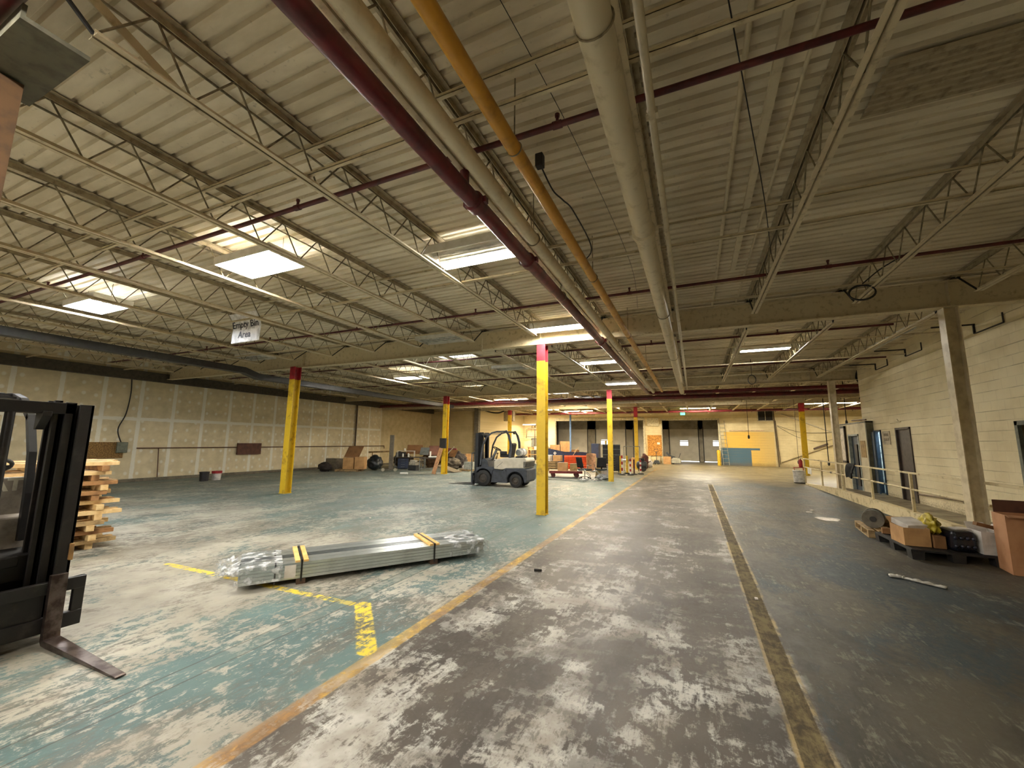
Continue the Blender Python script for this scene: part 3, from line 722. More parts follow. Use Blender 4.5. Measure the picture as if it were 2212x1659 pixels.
# hanging sign --------------------------------------------------------------------
def sign():
    t = thing('hanging_sign', 'white paper sign reading Empty Bin Area hung from a joist', 'sign', (-8.9, 5.5, 3.80))
    Hh = .66; Wd = .95
    def P(u, v):      # u across, v from the bottom; the upper half curls towards the viewer
        c = max(0, v-.30)
        return Vector((u+.04*v, .03-.95*c*c, v-.25*c*c))
    m = MB(); m.grid(8, 16, lambda i, j: P((i-.5)*Wd, j*Hh)); o = m.build('sheet', pm('white_paper', (246, 246, 248), .6), t, smooth=True, fixn=False)
    so = o.modifiers.new('solid', 'SOLIDIFY'); so.thickness = .003
    ink = pm('dark_blue_ink', (48, 50, 66), .6)
    def onto(cx, cz):
        return lambda c: P(c.x+cx, c.y+cz) + Vector((0, -.006-c.z, 0))
    text_obj('lettering', 'Empty Bin', .215, ink, None, t, .001, .003, onto(-.03, .40))
    text_obj('lettering', 'Area', .215, ink, None, t, .001, .003, onto(-.04, .17))
    m = MB()
    for s in (-1, 1): p = P(s*Wd*.46, Hh); m.cyl(p, (p.x, p.y+.1, .84), .004, 5)
    m.build('hanging_wire', M_CABLE, t)
sign()

m = MB(); m.bar((-3.37, .62, 4.60), (-3.37, 1.42, 4.245), .07, .012, (1, 0, 0)); solo(m, 'brace_angle', M_STEEL, 'cream flat brace sloping down to the joist in the upper left corner', 'brace')
m = MB()
for k in range(9): m.prism([(3.68+.07*k, 4.645), (3.70+.07*k, 4.63), (3.73+.07*k, 4.63), (3.75+.07*k, 4.645), (3.75+.07*k, 4.652), (3.68+.07*k, 4.652)], 1.52, 2.55, 'x')
solo(m, 'deck_patch', M_TOPC, 'dark fine-ribbed patch plate under the deck at upper right', 'patch plate')
for x, lb in ((-3.56, 'first'), (-5.28, 'second'), (-6.9, 'third')):
    m = MB(); m.cyl((x, .4, 4.655), (x, 9.2, 4.655), .011, 6); solo(m, 'thin_rod', M_WEB, 'thin dark rod along the deck, %s left of the red pipe' % lb, 'rod', 'thin rods along the deck')
# loose wires and small things under the ceiling ------------------------------------
def wire(pts, r, label, cat='cable', mat=None, name='cable', group=None, n=6):
    P = [Vector(p) for p in pts]; out = []
    for i in range(len(P)-1):
        p0 = P[max(i-1, 0)]; p1 = P[i]; p2 = P[i+1]; p3 = P[min(i+2, len(P)-1)]
        for k in range(6):
            t = k/6; out.append(.5*((2*p1)+(p2-p0)*t+(2*p0-5*p1+4*p2-p3)*t*t+(3*p1-p0-3*p2+p3)*t**3))
    out.append(P[-1]); m = MB(); m.tube(out, r, n); return solo(m, name, mat or M_CABLE, label, cat, group, smooth=True)
wire([(-1.30, 3.56, 4.5), (-1.25, 3.8, 4.36), (-1.2, 4.0, 4.35), (-1.18, 4.4, 4.42), (-1.2, 5.4, 4.42), (-1.5, 5.9, 4.46)], .009, 'black cable looping below the yellow gas pipe')
m = MB(); m.box(-1.34, -1.26, 3.50, 3.58, 4.46, 4.6); solo(m, 'junction_box', M_BLACK, 'small black box on the deck beside the yellow gas pipe', 'box', bevel=.008)
wire([(-1.12, 1.5, 4.66), (-.9, 3.5, 4.56), (-.8, 6.5, 4.56), (-1.0, 9.0, 4.66)], .003, 'thin wire strung below the deck between the yellow and the thickest pipe')
wire([(.2, 2.0, 4.64), (.55, 3.6, 4.52), (.85, 5.0, 4.44), (1.08, 6.2, 4.28)], .005, 'thin dark wire hanging diagonally across the conduits')
wire([(-10.08, 3.74, 4.38), (-9.95, 3.85, 4.22), (-9.75, 4.1, 4.08), (-9.65, 4.2, 4.12)], .008, 'white cord drooping from the bluish lamp on the left', mat=M_WHITE)
m = MB()
for k in range(3): m.tube([(2.55+.17*cos(a)+k*.01, 7.9+.02*k, 4.12+.12*sin(a)) for a in [2*pi*i/24 for i in range(24)]], .01, 6, True)
solo(m, 'cable_coil', M_CABLE, 'coil of black cable hanging from the joist right of the aisle', 'cable coil', smooth=True)
wire([(2.55, 7.9, 4.24), (2.75, 7.7, 4.4), (3.0, 7.4, 4.5)], .009, 'black cable leading up from the hanging coil')
m = MB()
for k in range(3): m.tube([(1.95+.12*cos(a), 16.2+.03*k, 3.95+.16*sin(a)) for a in [2*pi*i/24 for i in range(24)]], .01, 6, True)
m.cyl((1.95, 16.23, 4.1), (1.95, 16.23, 4.68), .009, 6); solo(m, 'cable_coil', M_CABLE, 'coil of black cable hanging over the far end of the aisle', 'cable coil', smooth=True)
# pull cords with ends hanging low in front of the back wall
def cord(x, y, z0, label, r=.012):
    m = MB(); m.cyl((x, y, z0+.2), (x, y, 4.68), r, 6); m.lathe([(r, .2), (.045, .16), (.05, .05), (.02, 0)], (x, y, z0), (0, 0, 1), 10)
    solo(m, 'drop_cord', M_CABLE, label, 'cord', 'black drop cords', smooth=True)
cord(2.56, 24.0, 1.99, 'black drop cord hanging in front of the yellow painted wall')
cord(5.79, 24.0, .75, 'black drop cord hanging beyond the handrail, left of the cream column', .02)
cord(4.6, 24.0, .78, 'thin black drop cord hanging left of the far yellow column', .008)
cord(6.35, 23.0, 2.65, 'black drop cord hanging above the partition of the right wall', .018)
# ------------------------------------------------------------------ object materials
M_GALV = pm('galvanised_steel', (200, 206, 204), .30, .75, (180, 186, 184), 3, lo=.35, hi=.7)
M_WOOD = pm('new_lumber', (224, 194, 140), .65, 0, (192, 154, 100), 5, bump=.1)
M_WOODD = pm('brown_lumber', (156, 114, 70), .65, 0, (122, 86, 50), 5)
M_PALW = pm('old_pallet_wood', (168, 140, 96), .75, 0, (120, 98, 66), 7)
M_CARD = pm('cardboard', (196, 152, 100), .8, 0, (172, 130, 82), 3)
M_CARDD = pm('brown_cardboard', (138, 98, 58), .8, 0, (112, 78, 46), 3)
M_CARDW = pm('white_carton', (214, 208, 200), .7, 0, (188, 180, 170), 5)
M_STRAP = pm('black_strap', (26, 24, 22), .45)
M_NAVY = pm('navy_plastic', (34, 46, 74), .45, 0, (26, 34, 56), 5)
M_BLUEP = pm('blue_plastic', (62, 96, 134), .5)
M_GREYM = pm('grey_metal', (128, 132, 128), .5, .1, (100, 104, 100), 6)
M_DGREY = pm('dark_grey_plastic', (58, 60, 62), .55)
M_REDM = pm('red_enamel', (168, 34, 40), .4)
M_ORANGE = pm('orange_enamel', (232, 92, 40), .4, 0, (204, 76, 34), 5)
M_CHROME = pm('chrome', (205, 205, 205), .18, .9)
M_OSB = pm('chipboard', (206, 146, 62), .75, 0, (150, 100, 40), 16, bump=.2, lo=.42, hi=.58)
M_OSBD = pm('dark_chipboard', (150, 116, 62), .75, 0, (104, 76, 36), 30, bump=.2, lo=.42, hi=.58)
M_BROWNB = pm('brown_board', (96, 58, 42), .7, 0, (76, 46, 34), 6)
M_YELP = pm('yellow_plastic', (228, 184, 34), .5)
def film_material():
    h = Sh('clear_wrap_film'); nt = h.nt; n = h.noise(scale=9, detail=6)
    m = h.out((236, 238, 240), .15, 0, n, 1.0, .03)
    tr = nt.nodes.new('ShaderNodeBsdfTransparent'); mx = nt.nodes.new('ShaderNodeMixShader')
    f = n.sm(.46, .62)*.75+.06
    nt.links.new(f.k, mx.inputs[0]); nt.links.new(tr.outputs[0], mx.inputs[1]); nt.links.new(h.b.outputs[0], mx.inputs[2])
    nt.links.new(mx.outputs[0], nt.nodes['Material Output'].inputs[0]); return m
M_FILM = film_material()

# ------------------------------------------------------------------ strapped bundle of steel studs
def stud_bundle():
    a = atan2(2.34, 1.66)
    t = thing('stud_bundle', 'long strapped bundle of shiny steel studs lying on the floor beside the aisle', 'steel bundle', (-4.72, 3.15, 0), a)
    L, wd, ng, nl = 3.06, .136, 5, 5; zb = .062; lh = .036
    m = MB(); tk = .004
    m.box(0, L, 0, wd, lh-.026, lh); m.box(0, L, .007, wd-.007, 0, lh-.026)
    proto = None
    for i in range(ng):
        for k in range(nl):
            if proto is None: o = proto = m.build('steel_stud', M_GALV, t)
            else: o = proto.copy(); COL.objects.link(o); o.parent = t
            if i == 2 and k == nl-1: o.data = o.data.copy(); o.data.materials[0] = pm('dull_dark_galvanised', (92, 98, 100), .4, .6)
            o.location = (RND.uniform(-.02, .02), i*(wd+.012), zb+k*(lh+.001))
    W = ng*(wd+.012)-.012; top = zb+nl*(lh+.001)
    for x in (.62, 2.28):
        q = MB(); q.box(x-.05, x+.05, -.01, W+.01, 0, zb-.002); q.build('wood_bearer', pm('dark_bearer', (84, 62, 44), .8), t)
        for s in (-.045, .045):
            q = MB(); q.box(x+s-.026, x+s+.026, -.01, W+.01, top+.002, top+.026); q.build('wood_batten', pm('pine_batten', (232, 190, 118), .65, 0, (214, 166, 92), 5), t)
    def band(x, w=.02, z1=top+.028):
        q = MB(); e = .005
        q.box(x-w/2, x+w/2, -e-.008, -e-.004, zb-.03, z1); q.box(x-w/2, x+w/2, W+e, W+e+.004, zb-.03, z1); q.box(x-w/2, x+w/2, -e-.008, W+e+.004, z1, z1+.003); q.build('strap', M_STRAP, t)
    band(.62); band(2.28); band(.345, .016, top+.003)
    # crumpled film over both ends
    for x0, x1, sd in ((-.10, .42, 1), (2.52, L+.10, 5)):
        q = MB()
        def P(u, v):
            x = x0+(x1-x0)*u; s = v*2-1; ww = W/2+.012; hh = top-.02
            pr = [(-ww, .07), (-ww, top+.006), (ww, top+.006), (ww, .07)]
            f = v*3; i = min(2, int(f)); f -= i; yy = pr[i][0]+(pr[i+1][0]-pr[i][0])*f; zz = pr[i][1]+(pr[i+1][1]-pr[i][1])*f
            k = mnoise.noise(Vector((x*9+sd, yy*9, zz*12)))*.016+.008
            out = max(0, (-x)/.1 if x < 0 else ((x-L)/.1 if x > L else 0))
            return Vector((x, W/2+yy*(1-.12*out)+k*(1 if yy > 0 else -1), zz-(.05*out)+k*(.6 if 0 < v*3-1 < 1 else 0)))
        q.grid(26, 36, P); q.build('wrap_film', M_FILM, t, smooth=True, fixn=False)
    for x, y, r, sd in ((-.13, W-.12, (.14, .16, .10), 3), (L+.06, W-.02, (.09, .12, .09), 8)):
        q = MB(); q.blob((x, y, .13), r, .35, sd, 4, 3.0, flat=-.10); q.build('crumpled_film', M_FILM, t, smooth=True)
    q = MB(); q.box(.44, .56, -.012, -.009, zb+.02, top-.02); q.build('paper_label', M_CARDW, t)
stud_bundle()

# ------------------------------------------------------------------ forklifts
def arc(cx, cz, r, a0, a1, n): return [(cx+r*cos(a0+(a1-a0)*i/n), cz+r*sin(a0+(a1-a0)*i/n)) for i in range(n+1)]
def forklift(label, loc, rz, P):
    """local frame: forks point to -x, rear is +x, near side y=0, width 1.1"""
    t = thing('forklift', label, 'forklift', loc, rz)
    body, dark, mast, rub, seatm, rim = P['body'], P['dark'], P['mast'], M_BLACK, P['seat'], P['rim']
    off = P.get('shift', 0)
    X = lambda v: v+off
    # wheels
    def wheel(cx, r, y0, y1):
        s = 1 if y0 < .5 else -1; cy = y0 if s > 0 else y1; w = y1-y0
        m = MB(); prof = [(r*.55, 0), (r*.62, -.0), (r*.80, .012), (r*.95, .02), (r, .05), (r, w-.05), (r*.95, w-.02), (r*.6, w)]
        m.lathe([(a, b) for a, b in prof], (X(cx), cy, r), (0, s, 0), 36, False); o = m.build('wheel', rub, t, smooth='angle')
        q = MB(); q.lathe([(.01, .03), (r*.2, .03), (r*.24, .015), (r*.4, .04), (r*.5, .05), (r*.58, .015), (r*.6, .0), (r*.6, .06)], (X(cx), cy, r), (0, s, 0), 32); q.build('rim', rim, o, smooth='angle')
    wheel(.42, .31, -.02, .22); wheel(.42, .31, .88, 1.12)
    wheel(1.74, .255, .02, .22); wheel(1.74, .255, .88, 1.08)
    # chassis between the wheels, with front fender
    m = MB(); m.prism([(X(.74), .16), (X(1.42), .16), (X(1.36), .60), (X(.98), .64), (X(.80), .68)], .03, 1.07); 
    m.prism([(X(a), b) for a, b in arc(.42, .31, .36, radians(150), radians(18), 12)]+[(X(.84), .66), (X(.30), .74), (X(.12), .70)], .0, 1.1)
    m.prism([(X(.15), .30), (X(.9), .30), (X(.9), .66), (X(.15), .66)], .26, .84)
    m.build('chassis', dark, t, bevel=.012)
    # counterweight with rear wheel arches
    m = MB(); m.prism([(X(1.36), .60)]+[(X(a), b) for a, b in arc(1.74, .26, .33, radians(170), radians(5), 12)]+[(X(2.12), .18), (X(2.2), .28), (X(2.2), .66), (X(2.12), .72), (X(1.36), .70)], .0, 1.1)
    m.prism([(X(1.4), .2), (X(2.12), .2), (X(2.12), .7), (X(1.4), .7)], .3, .8)
    m.build('counterweight', dark, t, bevel=.02)
    # hood
    m = MB(); m.prism([(X(.86), .66), (X(.86), .94), (X(.93), 1.02), (X(1.33), 1.10), (X(2.12), 1.10), (X(2.17), 1.02), (X(2.14), .72), (X(1.36), .70), (X(1.2), .64)], .02, 1.08)
    hood = m.build('hood', body, t, bevel=.03)
    m = MB()
    for k in range(5): m.box(X(2.06), X(2.185), -.003+.012, 1.09, .76+k*.045, .785+k*.045)
    m.build('grille', M_BLACK, hood)
    m = MB(); m.bar((X(.98), .015, .74), (X(1.22), .015, .93), .006, .01); m.build('hood_crease', dark, hood)
    # floor, cowl, steering
    m = MB(); m.prism([(X(.30), .70), (X(.86), .64), (X(.86), .72), (X(.62), .74), (X(.56), .98), (X(.40), 1.06), (X(.33), 1.0)], .05, 1.05); m.build('cowl', P.get('cowl', dark), t, bevel=.015)
    m = MB(); m.tube([(X(.55), .55, .98), (X(.66), .55, 1.22), (X(.74), .55, 1.38)], .055, 12); m.build('steering_column', M_GREYM, t, smooth=True)
    wy = P.get('wy', .55); sw = MB(); c = Vector((X(.76), wy, 1.42)); ax = Vector((.45, 0, .9)).normalized(); sw.tube(sw.ring(c, ax, .17, 24), .016, 8, True)
    for k in range(3): p = sw.ring(c, ax, .165, 3)[k]; sw.cyl(c, p, .012, 6)
    sw.build('steering_wheel', M_BLACK, t, smooth=True)
    m = MB()
    for k in range(3): m.cyl((X(.60), .78+.06*k, 1.0), (X(.66), .78+.06*k, 1.22), .008, 6); m.blob((X(.66), .78+.06*k, 1.24), (.02, .02, .025), 0, 1, 1)
    m.build('lever', M_BLACK, t, smooth=True)
    # seat
    m = MB(); m.box(X(.98), X(1.42), .30, .80, 1.10, 1.22); m.prism([(X(1.30), 1.18), (X(1.44), 1.18), (X(1.52), 1.62), (X(1.46), 1.66), (X(1.40), 1.62)], .32, .78); m.box(X(1.0), X(1.3), .24, .30, 1.2, 1.34)
    m.build('seat', seatm, t, bevel=.04)
    # overhead guard
    gy = P.get('gy', (.06, 1.04))
    def guard(y):
        fr = [(.28, .80), (.30, 1.2), (.36, 1.55), (.52, 1.88), (.74, 2.04), (.95, 2.09), (1.34, 2.10)]
        rr = [(1.34, 2.10), (1.44, 1.95), (1.52, 1.68), (1.53, 1.4), (1.50, 1.1), (1.40, .82), (1.27, .60)]
        m = MB()
        for i in range(len(fr)-1): m.bar((X(fr[i][0]), y, fr[i][1]), (X(fr[i+1][0]), y, fr[i+1][1]), .055, .05, (0, 1, 0))
        for i in range(len(rr)-1): m.bar((X(rr[i][0]), y, rr[i][1]), (X(rr[i+1][0]), y, rr[i+1][1]), .09 if i else .07, .05, (0, 1, 0))
        for p in fr[1:-1]: m.cyl((X(p[0]), y-.025, p[1]), (X(p[0]), y+.025, p[1]), .0275, 10)
        for p in rr[:-1]: m.cyl((X(p[0]), y-.025, p[1]), (X(p[0]), y+.025, p[1]), .043, 12)
        m.build('guard_pillar', P['guard'], t)
    guard(gy[0]); guard(gy[1])
    m = MB()
    for k in range(7): m.bar((X(.62+.11*k), gy[0], 2.0+.1*min(1, k/3)), (X(.62+.11*k), gy[1], 2.0+.1*min(1, k/3)), .03, .02)
    m.build('roof_bars', P['guard'], t)
    m = MB(); m.lathe([(.005, 0), (.05, .0), (.055, .05), (.03, .07)], (X(1.62), .1, 2.03), (1, 0, .1), 14); m.bar((X(1.3), .1, 2.08), (X(1.64), .1, 2.04), .03, .03); m.build('work_lamp', M_BLACK, t, smooth='angle')
    # gas bottle
    if P.get('tank'):
        m = MB(); r = .155
        m.lathe([(.01, 0), (.07, .008), (.125, .04), (r, .10), (r, .58), (.125, .64), (.07, .672), (.01, .68)], (X(1.80), .18, 1.30), (0, 1, 0), 28); b = m.build('gas_bottle', M_WHITE, t, smooth=True)
        q = MB(); q.lathe([(.10, -.03), (.10, .03)], (X(1.80), .16, 1.30), (0, 1, 0), 20); q.cyl((X(1.80), .12, 1.30), (X(1.80), .18, 1.30), .035, 12); q.build('collar', M_GREYM, b)
        q = MB()
        for yy in (.34, .70): q.lathe([(r+.004, -.02), (r+.004, .02)], (X(1.80), yy, 1.30), (0, 1, 0), 24)
        q.box(X(1.66), X(1.95), .25, .8, 1.10, 1.15); q.build('bracket', M_BLACK, b)
    # mast: three nested channels a side, cross heads, cylinders, chains
    zt = P.get('mast_top', 2.06)
    for s in (-1, 1):
        for k, (a, b) in enumerate(P.get('rails', ((.41, .505), (.315, .40), (.225, .305)))):
            y0, y1 = sorted((.55+s*a, .55+s*b)); x0, x1 = .03+.04*k, .17+.05*k
            m = MB(); z0 = .10+.04*k; z1 = zt-.015*(2-k)
            out = y1 if s > 0 else y0
            m.box(x0, x1, min(out, out-s*.022), max(out, out-s*.022), z0, z1); m.box(x0, x0+.026, y0, y1, z0, z1); m.box(x1-.026, x1, y0, y1, z0, z1)
            m.build('mast_rail', mast, t, bevel=.003)
    m = MB(); m.box(.07, .26, .16, .94, zt-.12, zt-.02); m.build('cross_head', mast, t, bevel=.006)
    for y in (.30, .74): m = MB(); m.prism([(.06, zt-.1), (.06, zt-.14), (.16, zt-.26), (.2, zt-.26), (.2, zt-.1)], y, y+.06); m.build('head_bracket', mast, t, bevel=.006)
    for z0, z1 in ((.30, .42), (.62, .70)): m = MB(); m.box(.16, .24, .32, .78, z0, z1); m.build('cross_member', mast, t, bevel=.006)
    m = MB()
    for y in P.get('cyls', (.44, .66)): m.cyl((.10, y, .12), (.10, y, .95), .045, 14); m.cyl((.10, y, .95), (.10, y, zt-.1), .028, 12)
    m.build('lift_cylinder', P.get('cyl', mast), t, smooth='angle')
    m = MB(); m.box(.085, .10, .535, .565, .2, zt-.1); [m.tube([(.08, hy, zt-.15), (.07, hy, 1.2), (.05, hy+.01, .6)], .012, 6) for hy in (.60, .63)]; m.build('chain_and_hose', M_BLACK, t)
    # carriage and backrest, forks
    c0 = P.get('carriage', .10)
    m = MB(); m.box(-.075, -.02, -.04, 1.14, c0, c0+.12); m.box(-.075, -.02, -.04, 1.14, c0+.30, c0+.40); m.box(-.06, -.015, -.045, .03, c0, c0+.40); m.box(-.06, -.015, 1.07, 1.145, c0, c0+.40); m.box(-.05, -.01, .2, .9, c0+.1, c0+.32)
    m.build('carriage', dark if not P.get('near') else mast, t, bevel=.006)
    if P.get('backrest'):
        m = MB()
        for y in (.0, .27, .55, .83, 1.1): m.box(-.09, -.06, y-.02, y+.02, .45, 1.27)
        m.box(-.09, -.06, -.02, 1.12, 1.22, 1.27); m.box(-.09, -.06, -.02, 1.12, .45, .5); m.box(-.095, -.07, -.02, .05, .2, 1.24); m.build('load_backrest', M_GREYM, t, bevel=.004)
    for y in P['forks']:
        w = .052
        m = MB(); m.prism([(-.075, c0+.46), (-.12, c0+.46), (-.13, .10), (-.14, .055), (-.22, .052), (-1.22, .018), (-1.24, .014), (-1.24, .008), (-.2, .004), (-.11, .008), (-.085, .03), (-.08, .12)], y-w, y+w)
        m.xf(Matrix.Identity(4)); f = m.build('fork', P['fork'], t, bevel=.006)
        # taper the tip
        me = f.data
        for v in me.vertices:
            if v.co.x < -1.15: v.co.y = y+(v.co.y-y)*.62
    return t
far = forklift('cream and dark grey forklift with a gas bottle parked in the left bay', (-7.93, 14.15, 0), radians(3),
    dict(body=pm('cream_forklift_paint', (222, 212, 192), .4, 0, (206, 196, 174), 4), dark=pm('dark_slate_paint', (62, 66, 74), .5, 0, (48, 50, 56), 6), mast=pm('mast_black', (36, 38, 42), .5), seat=pm('black_vinyl', (24, 24, 26), .5), rim=pm('dull_rim', (84, 76, 68), .6), guard=pm('guard_grey', (78, 82, 88), .5), tank=True, backrest=True, forks=(.30, .80), fork=pm('fork_dark', (52, 50, 48), .5), carriage=.08))
M_NM = pm('worn_black_mast', (34, 31, 29), .5, .2, (58, 52, 48), 6, lo=.55, hi=.75)
near = forklift('dark forklift with its fork lowered, cut off by the left edge of the photo', (-5.06, 1.91, 0), pi,
    dict(body=pm('brown_grey_hood', (92, 84, 76), .5), dark=pm('near_black_paint', (30, 27, 26), .5), mast=M_NM, seat=pm('black_vinyl', (24, 24, 26), .5), rim=pm('dull_rim', (84, 76, 68), .6), guard=pm('guard_black', (34, 32, 32), .5), forks=(.15, .95), fork=pm('worn_fork_steel', (104, 92, 86), .38, .7, (60, 46, 40), 7, lo=.4, hi=.62), carriage=.09, mast_top=2.02, near=True, shift=.08, gy=(.27, .83), wy=.44, cyls=(.53, .64), rails=((.41, .505), (.33, .40), (.27, .32)),
         cowl=pm('grey_brown_cowl', (168, 158, 146), .5)))
# lettering on the front cowl of the near forklift (its front faces the aisle)
m = MB(); m.box(.44, .50, .27, .83, .78, 1.34); cp = m.build('dash_panel', pm('grey_brown_cowl', (168, 158, 146), .5), near, bevel=.012)
Mtx = TR(.437, .44, 1.275) @ RZ(-pi/2) @ RX(pi/2)
text_obj('lettering', 'CAT', .15, pm('pale_lettering', (240, 236, 220), .5), Mtx, near, .002, .006)
m = MB(); m.box(-.02, .02, .05, .075, .63, .77); m.build('side_reflector', pm('amber_reflector', (168, 128, 78), .35), near, bevel=.006)

# ------------------------------------------------------------------ wooden skids in the left stack
def skids():
    n = 9; zb = 0
    names = ['lowest', 'second', 'third', 'fourth', 'fifth', 'sixth', 'seventh', 'eighth', 'topmost']
    for k in range(n):
        t = thing('wooden_skid', 'raw wooden skid, %s in the stack behind the dark forklift' % (names[k] if k in (0, 8) else names[k]+' from the floor'), 'wooden skid', (-9.15+RND.uniform(-.05, .05), 2.75+RND.uniform(-.06, .06), k*.147), radians(-6+RND.uniform(-4, 4)), 'wooden skids stacked behind the near forklift')
        for y in (-.72, -.05, .62):       # runners along x
            m = MB(); e0, e1 = RND.uniform(-.10, .03), RND.uniform(-.03, .14); m.box(-.62+e0, .62+e1, y-.045, y+.045, 0, .085); m.build('runner', RND.choice((M_WOOD, M_WOOD, M_WOODD)), t, bevel=.004)
        for i in range(7):
            x = -.58+.193*i+RND.uniform(-.03, .03); a, b = -.78-RND.uniform(0, .05), .78+RND.uniform(-.04, .16)
            m = MB(); m.box(x-.05, x+.05, a, b, .086, .146-.002); m.build('cross_board', RND.choice((M_WOOD, M_WOOD, M_PALW, M_WOODD)), t, bevel=.004)
skids()

# ------------------------------------------------------------------ right side: ramp rail, pallets, boxes
def handrail():
    t = thing('handrail', 'cream two-bar handrail along the raised ramp by the right wall', 'handrail', (4.44, 0, 0))
    m = MB(); m.box(-.022, .022, 9.55, 22.2, 1.085, 1.125); m.build('top_rail', M_CURB, t, bevel=.004)
    m = MB(); m.cyl((0, 9.55, .74), (0, 22.2, .74), .022, 10); m.build('mid_rail', M_CURB, t, smooth='angle')
    for y in (22.1, 19.45, 17.05, 14.58, 12.26, 10.0):
        m = MB(); z0 = .25 if y < 18 else .25-.19*(y-17.5)/4.3; m.box(-.025, .025, y-.03, y+.03, z0, 1.09); m.build('post', M_CURB, t, bevel=.004)
    for y in (18.2, 15.4, 13.6):
        m = MB(); m.cyl((0, y-.09, .74), (0, y+.09, .74), .03, 10); m.build('joint_sleeve', M_SHUT, t)
    t = thing('handrail', 'short cream two-bar handrail in front of the nearest cream column', 'handrail', (4.3, 0, 0))
    m = MB(); m.box(-.022, .022, 4.0, 9.3, 1.10, 1.145); m.build('top_rail', M_CURB, t, bevel=.004)
    m = MB(); m.box(-.022, .022, 4.0, 9.3, .70, .745); m.build('mid_rail', M_CURB, t, bevel=.004)
    for y in (4.05, 6.6): m = MB(); m.box(.06, .10, y-.03, y+.03, .25, 1.1); m.box(-.02, .1, y-.02, y+.02, 1.1, 1.14); m.build('post', M_CURB, t)
handrail()
def jacket():
    def P(u, v):
        y = 16.3-u*.62-.25*max(0, v-.75)*u; s = v
        z = 1.13-.42*s*(1-.35*(u > .55)*1.0)+.02*sin(u*9); x = 4.405-.015-.03*sin(s*3+u*5)-.03*s
        if v < .12: x = 4.44+.03*(0.12-v)/.12-.03; z = 1.14
        return Vector((x, y, z))
    m = MB(); m.grid(14, 14, P); o = m.build('draped_jacket', pm('black_cloth', (14, 14, 17), .9), smooth=True, fixn=False); s = o.modifiers.new('solid', 'SOLIDIFY'); s.thickness = .035; s.offset = 0
    tag(o, 'black cloth jacket slung over the handrail in front of the blue doors', 'jacket')
jacket()
m = MB(); m.box(4.39, 4.395, 20.75, 21.4, .5, .76); m.box(4.386, 4.39, 21.02, 21.06, .54, .72); solo(m, 'paper_notice', M_WHITE, 'white paper notice fixed to the far end of the handrail', 'notice')
t = thing('utility_drum', 'pale drum with a white rim standing at the far end of the handrail', 'drum', (4.28, 22.45, 0))
m = MB(); m.lathe([(.19, .03), (.23, .05), (.235, .5), (.25, .52), (.255, .56), (.23, .575), (.19, .56)], n=28); m.build('drum_body', pm('pale_drum', (206, 204, 198), .45), t, smooth='angle')
m = MB(); m.box(-.2, .2, -.12, .12, 0, .03); m.build('foot', M_SHUT, t)
m = MB()
for x in (-.17, .17): m.cyl((x, 0, .56), (x, 0, .70), .015, 8)
m.box(-.2, .2, -.04, .04, .68, .71); m.build('handle', M_REDM, t)
t = thing('fire_extinguisher', 'red fire extinguisher standing above the pale drum', 'fire extinguisher', (4.37, 22.46, .712))
m = MB(); m.lathe([(.07, 0), (.08, .02), (.08, .27), (.06, .32), (.025, .345)], n=20); m.build('cylinder', M_REDM, t, smooth='angle')
m = MB(); m.cyl((0, 0, .34), (0, 0, .38), .02, 10); m.box(-.01, .10, -.012, .012, .37, .39); m.build('valve', M_BLACK, t)

def pallet(name, label, loc, rz, w, d, mat, group=None, h=.14, nb=7):
    t = thing(name, label, 'pallet', loc, rz, group)
    for y in (.05, d/2, d-.05):
        m = MB(); m.box(0, w, y-.04, y+.04, .02, h-.022); m.build('stringer', mat, t, bevel=.004)
    for i in range(nb):
        x = i*(w-.1)/(nb-1); m = MB(); m.box(x, x+.1, 0, d, h-.02, h); m.build('deck_board', mat, t, bevel=.003)
    for i in (0, .5, 1):
        x = i*(w-.1); m = MB(); m.box(x, x+.1, 0, d, 0, .018); m.build('bottom_board', mat, t, bevel=.003)
    return t
pallet('wooden_pallet', 'small wooden pallet under the wire spool near the ramp', (2.90, 9.95, 0), radians(-6), 1.0, 1.15, M_PALW)
def black_pallet():
    t = thing('plastic_pallet', 'black plastic pallet loaded with boxes by the right wall', 'pallet', (2.95, 8.42, 0), 0)
    w, d = 1.08, 1.38
    m = MB(); m.box(0, w, 0, d, .115, .145)
    for i in range(9): m.box(.02+i*(w-.07)/8, .05+i*(w-.07)/8, .02, d-.02, .145, .150)
    m.build('deck', M_BLACK, t, bevel=.006)
    for x in (0, w/2-.08, w-.16):
        for y in (0, d/2-.08, d-.16): m = MB(); m.prism([(x+.01, 0), (x+.15, 0), (x+.16, .115), (x, .115)], y, y+.16); m.build('foot', M_BLACK, t)
black_pallet()
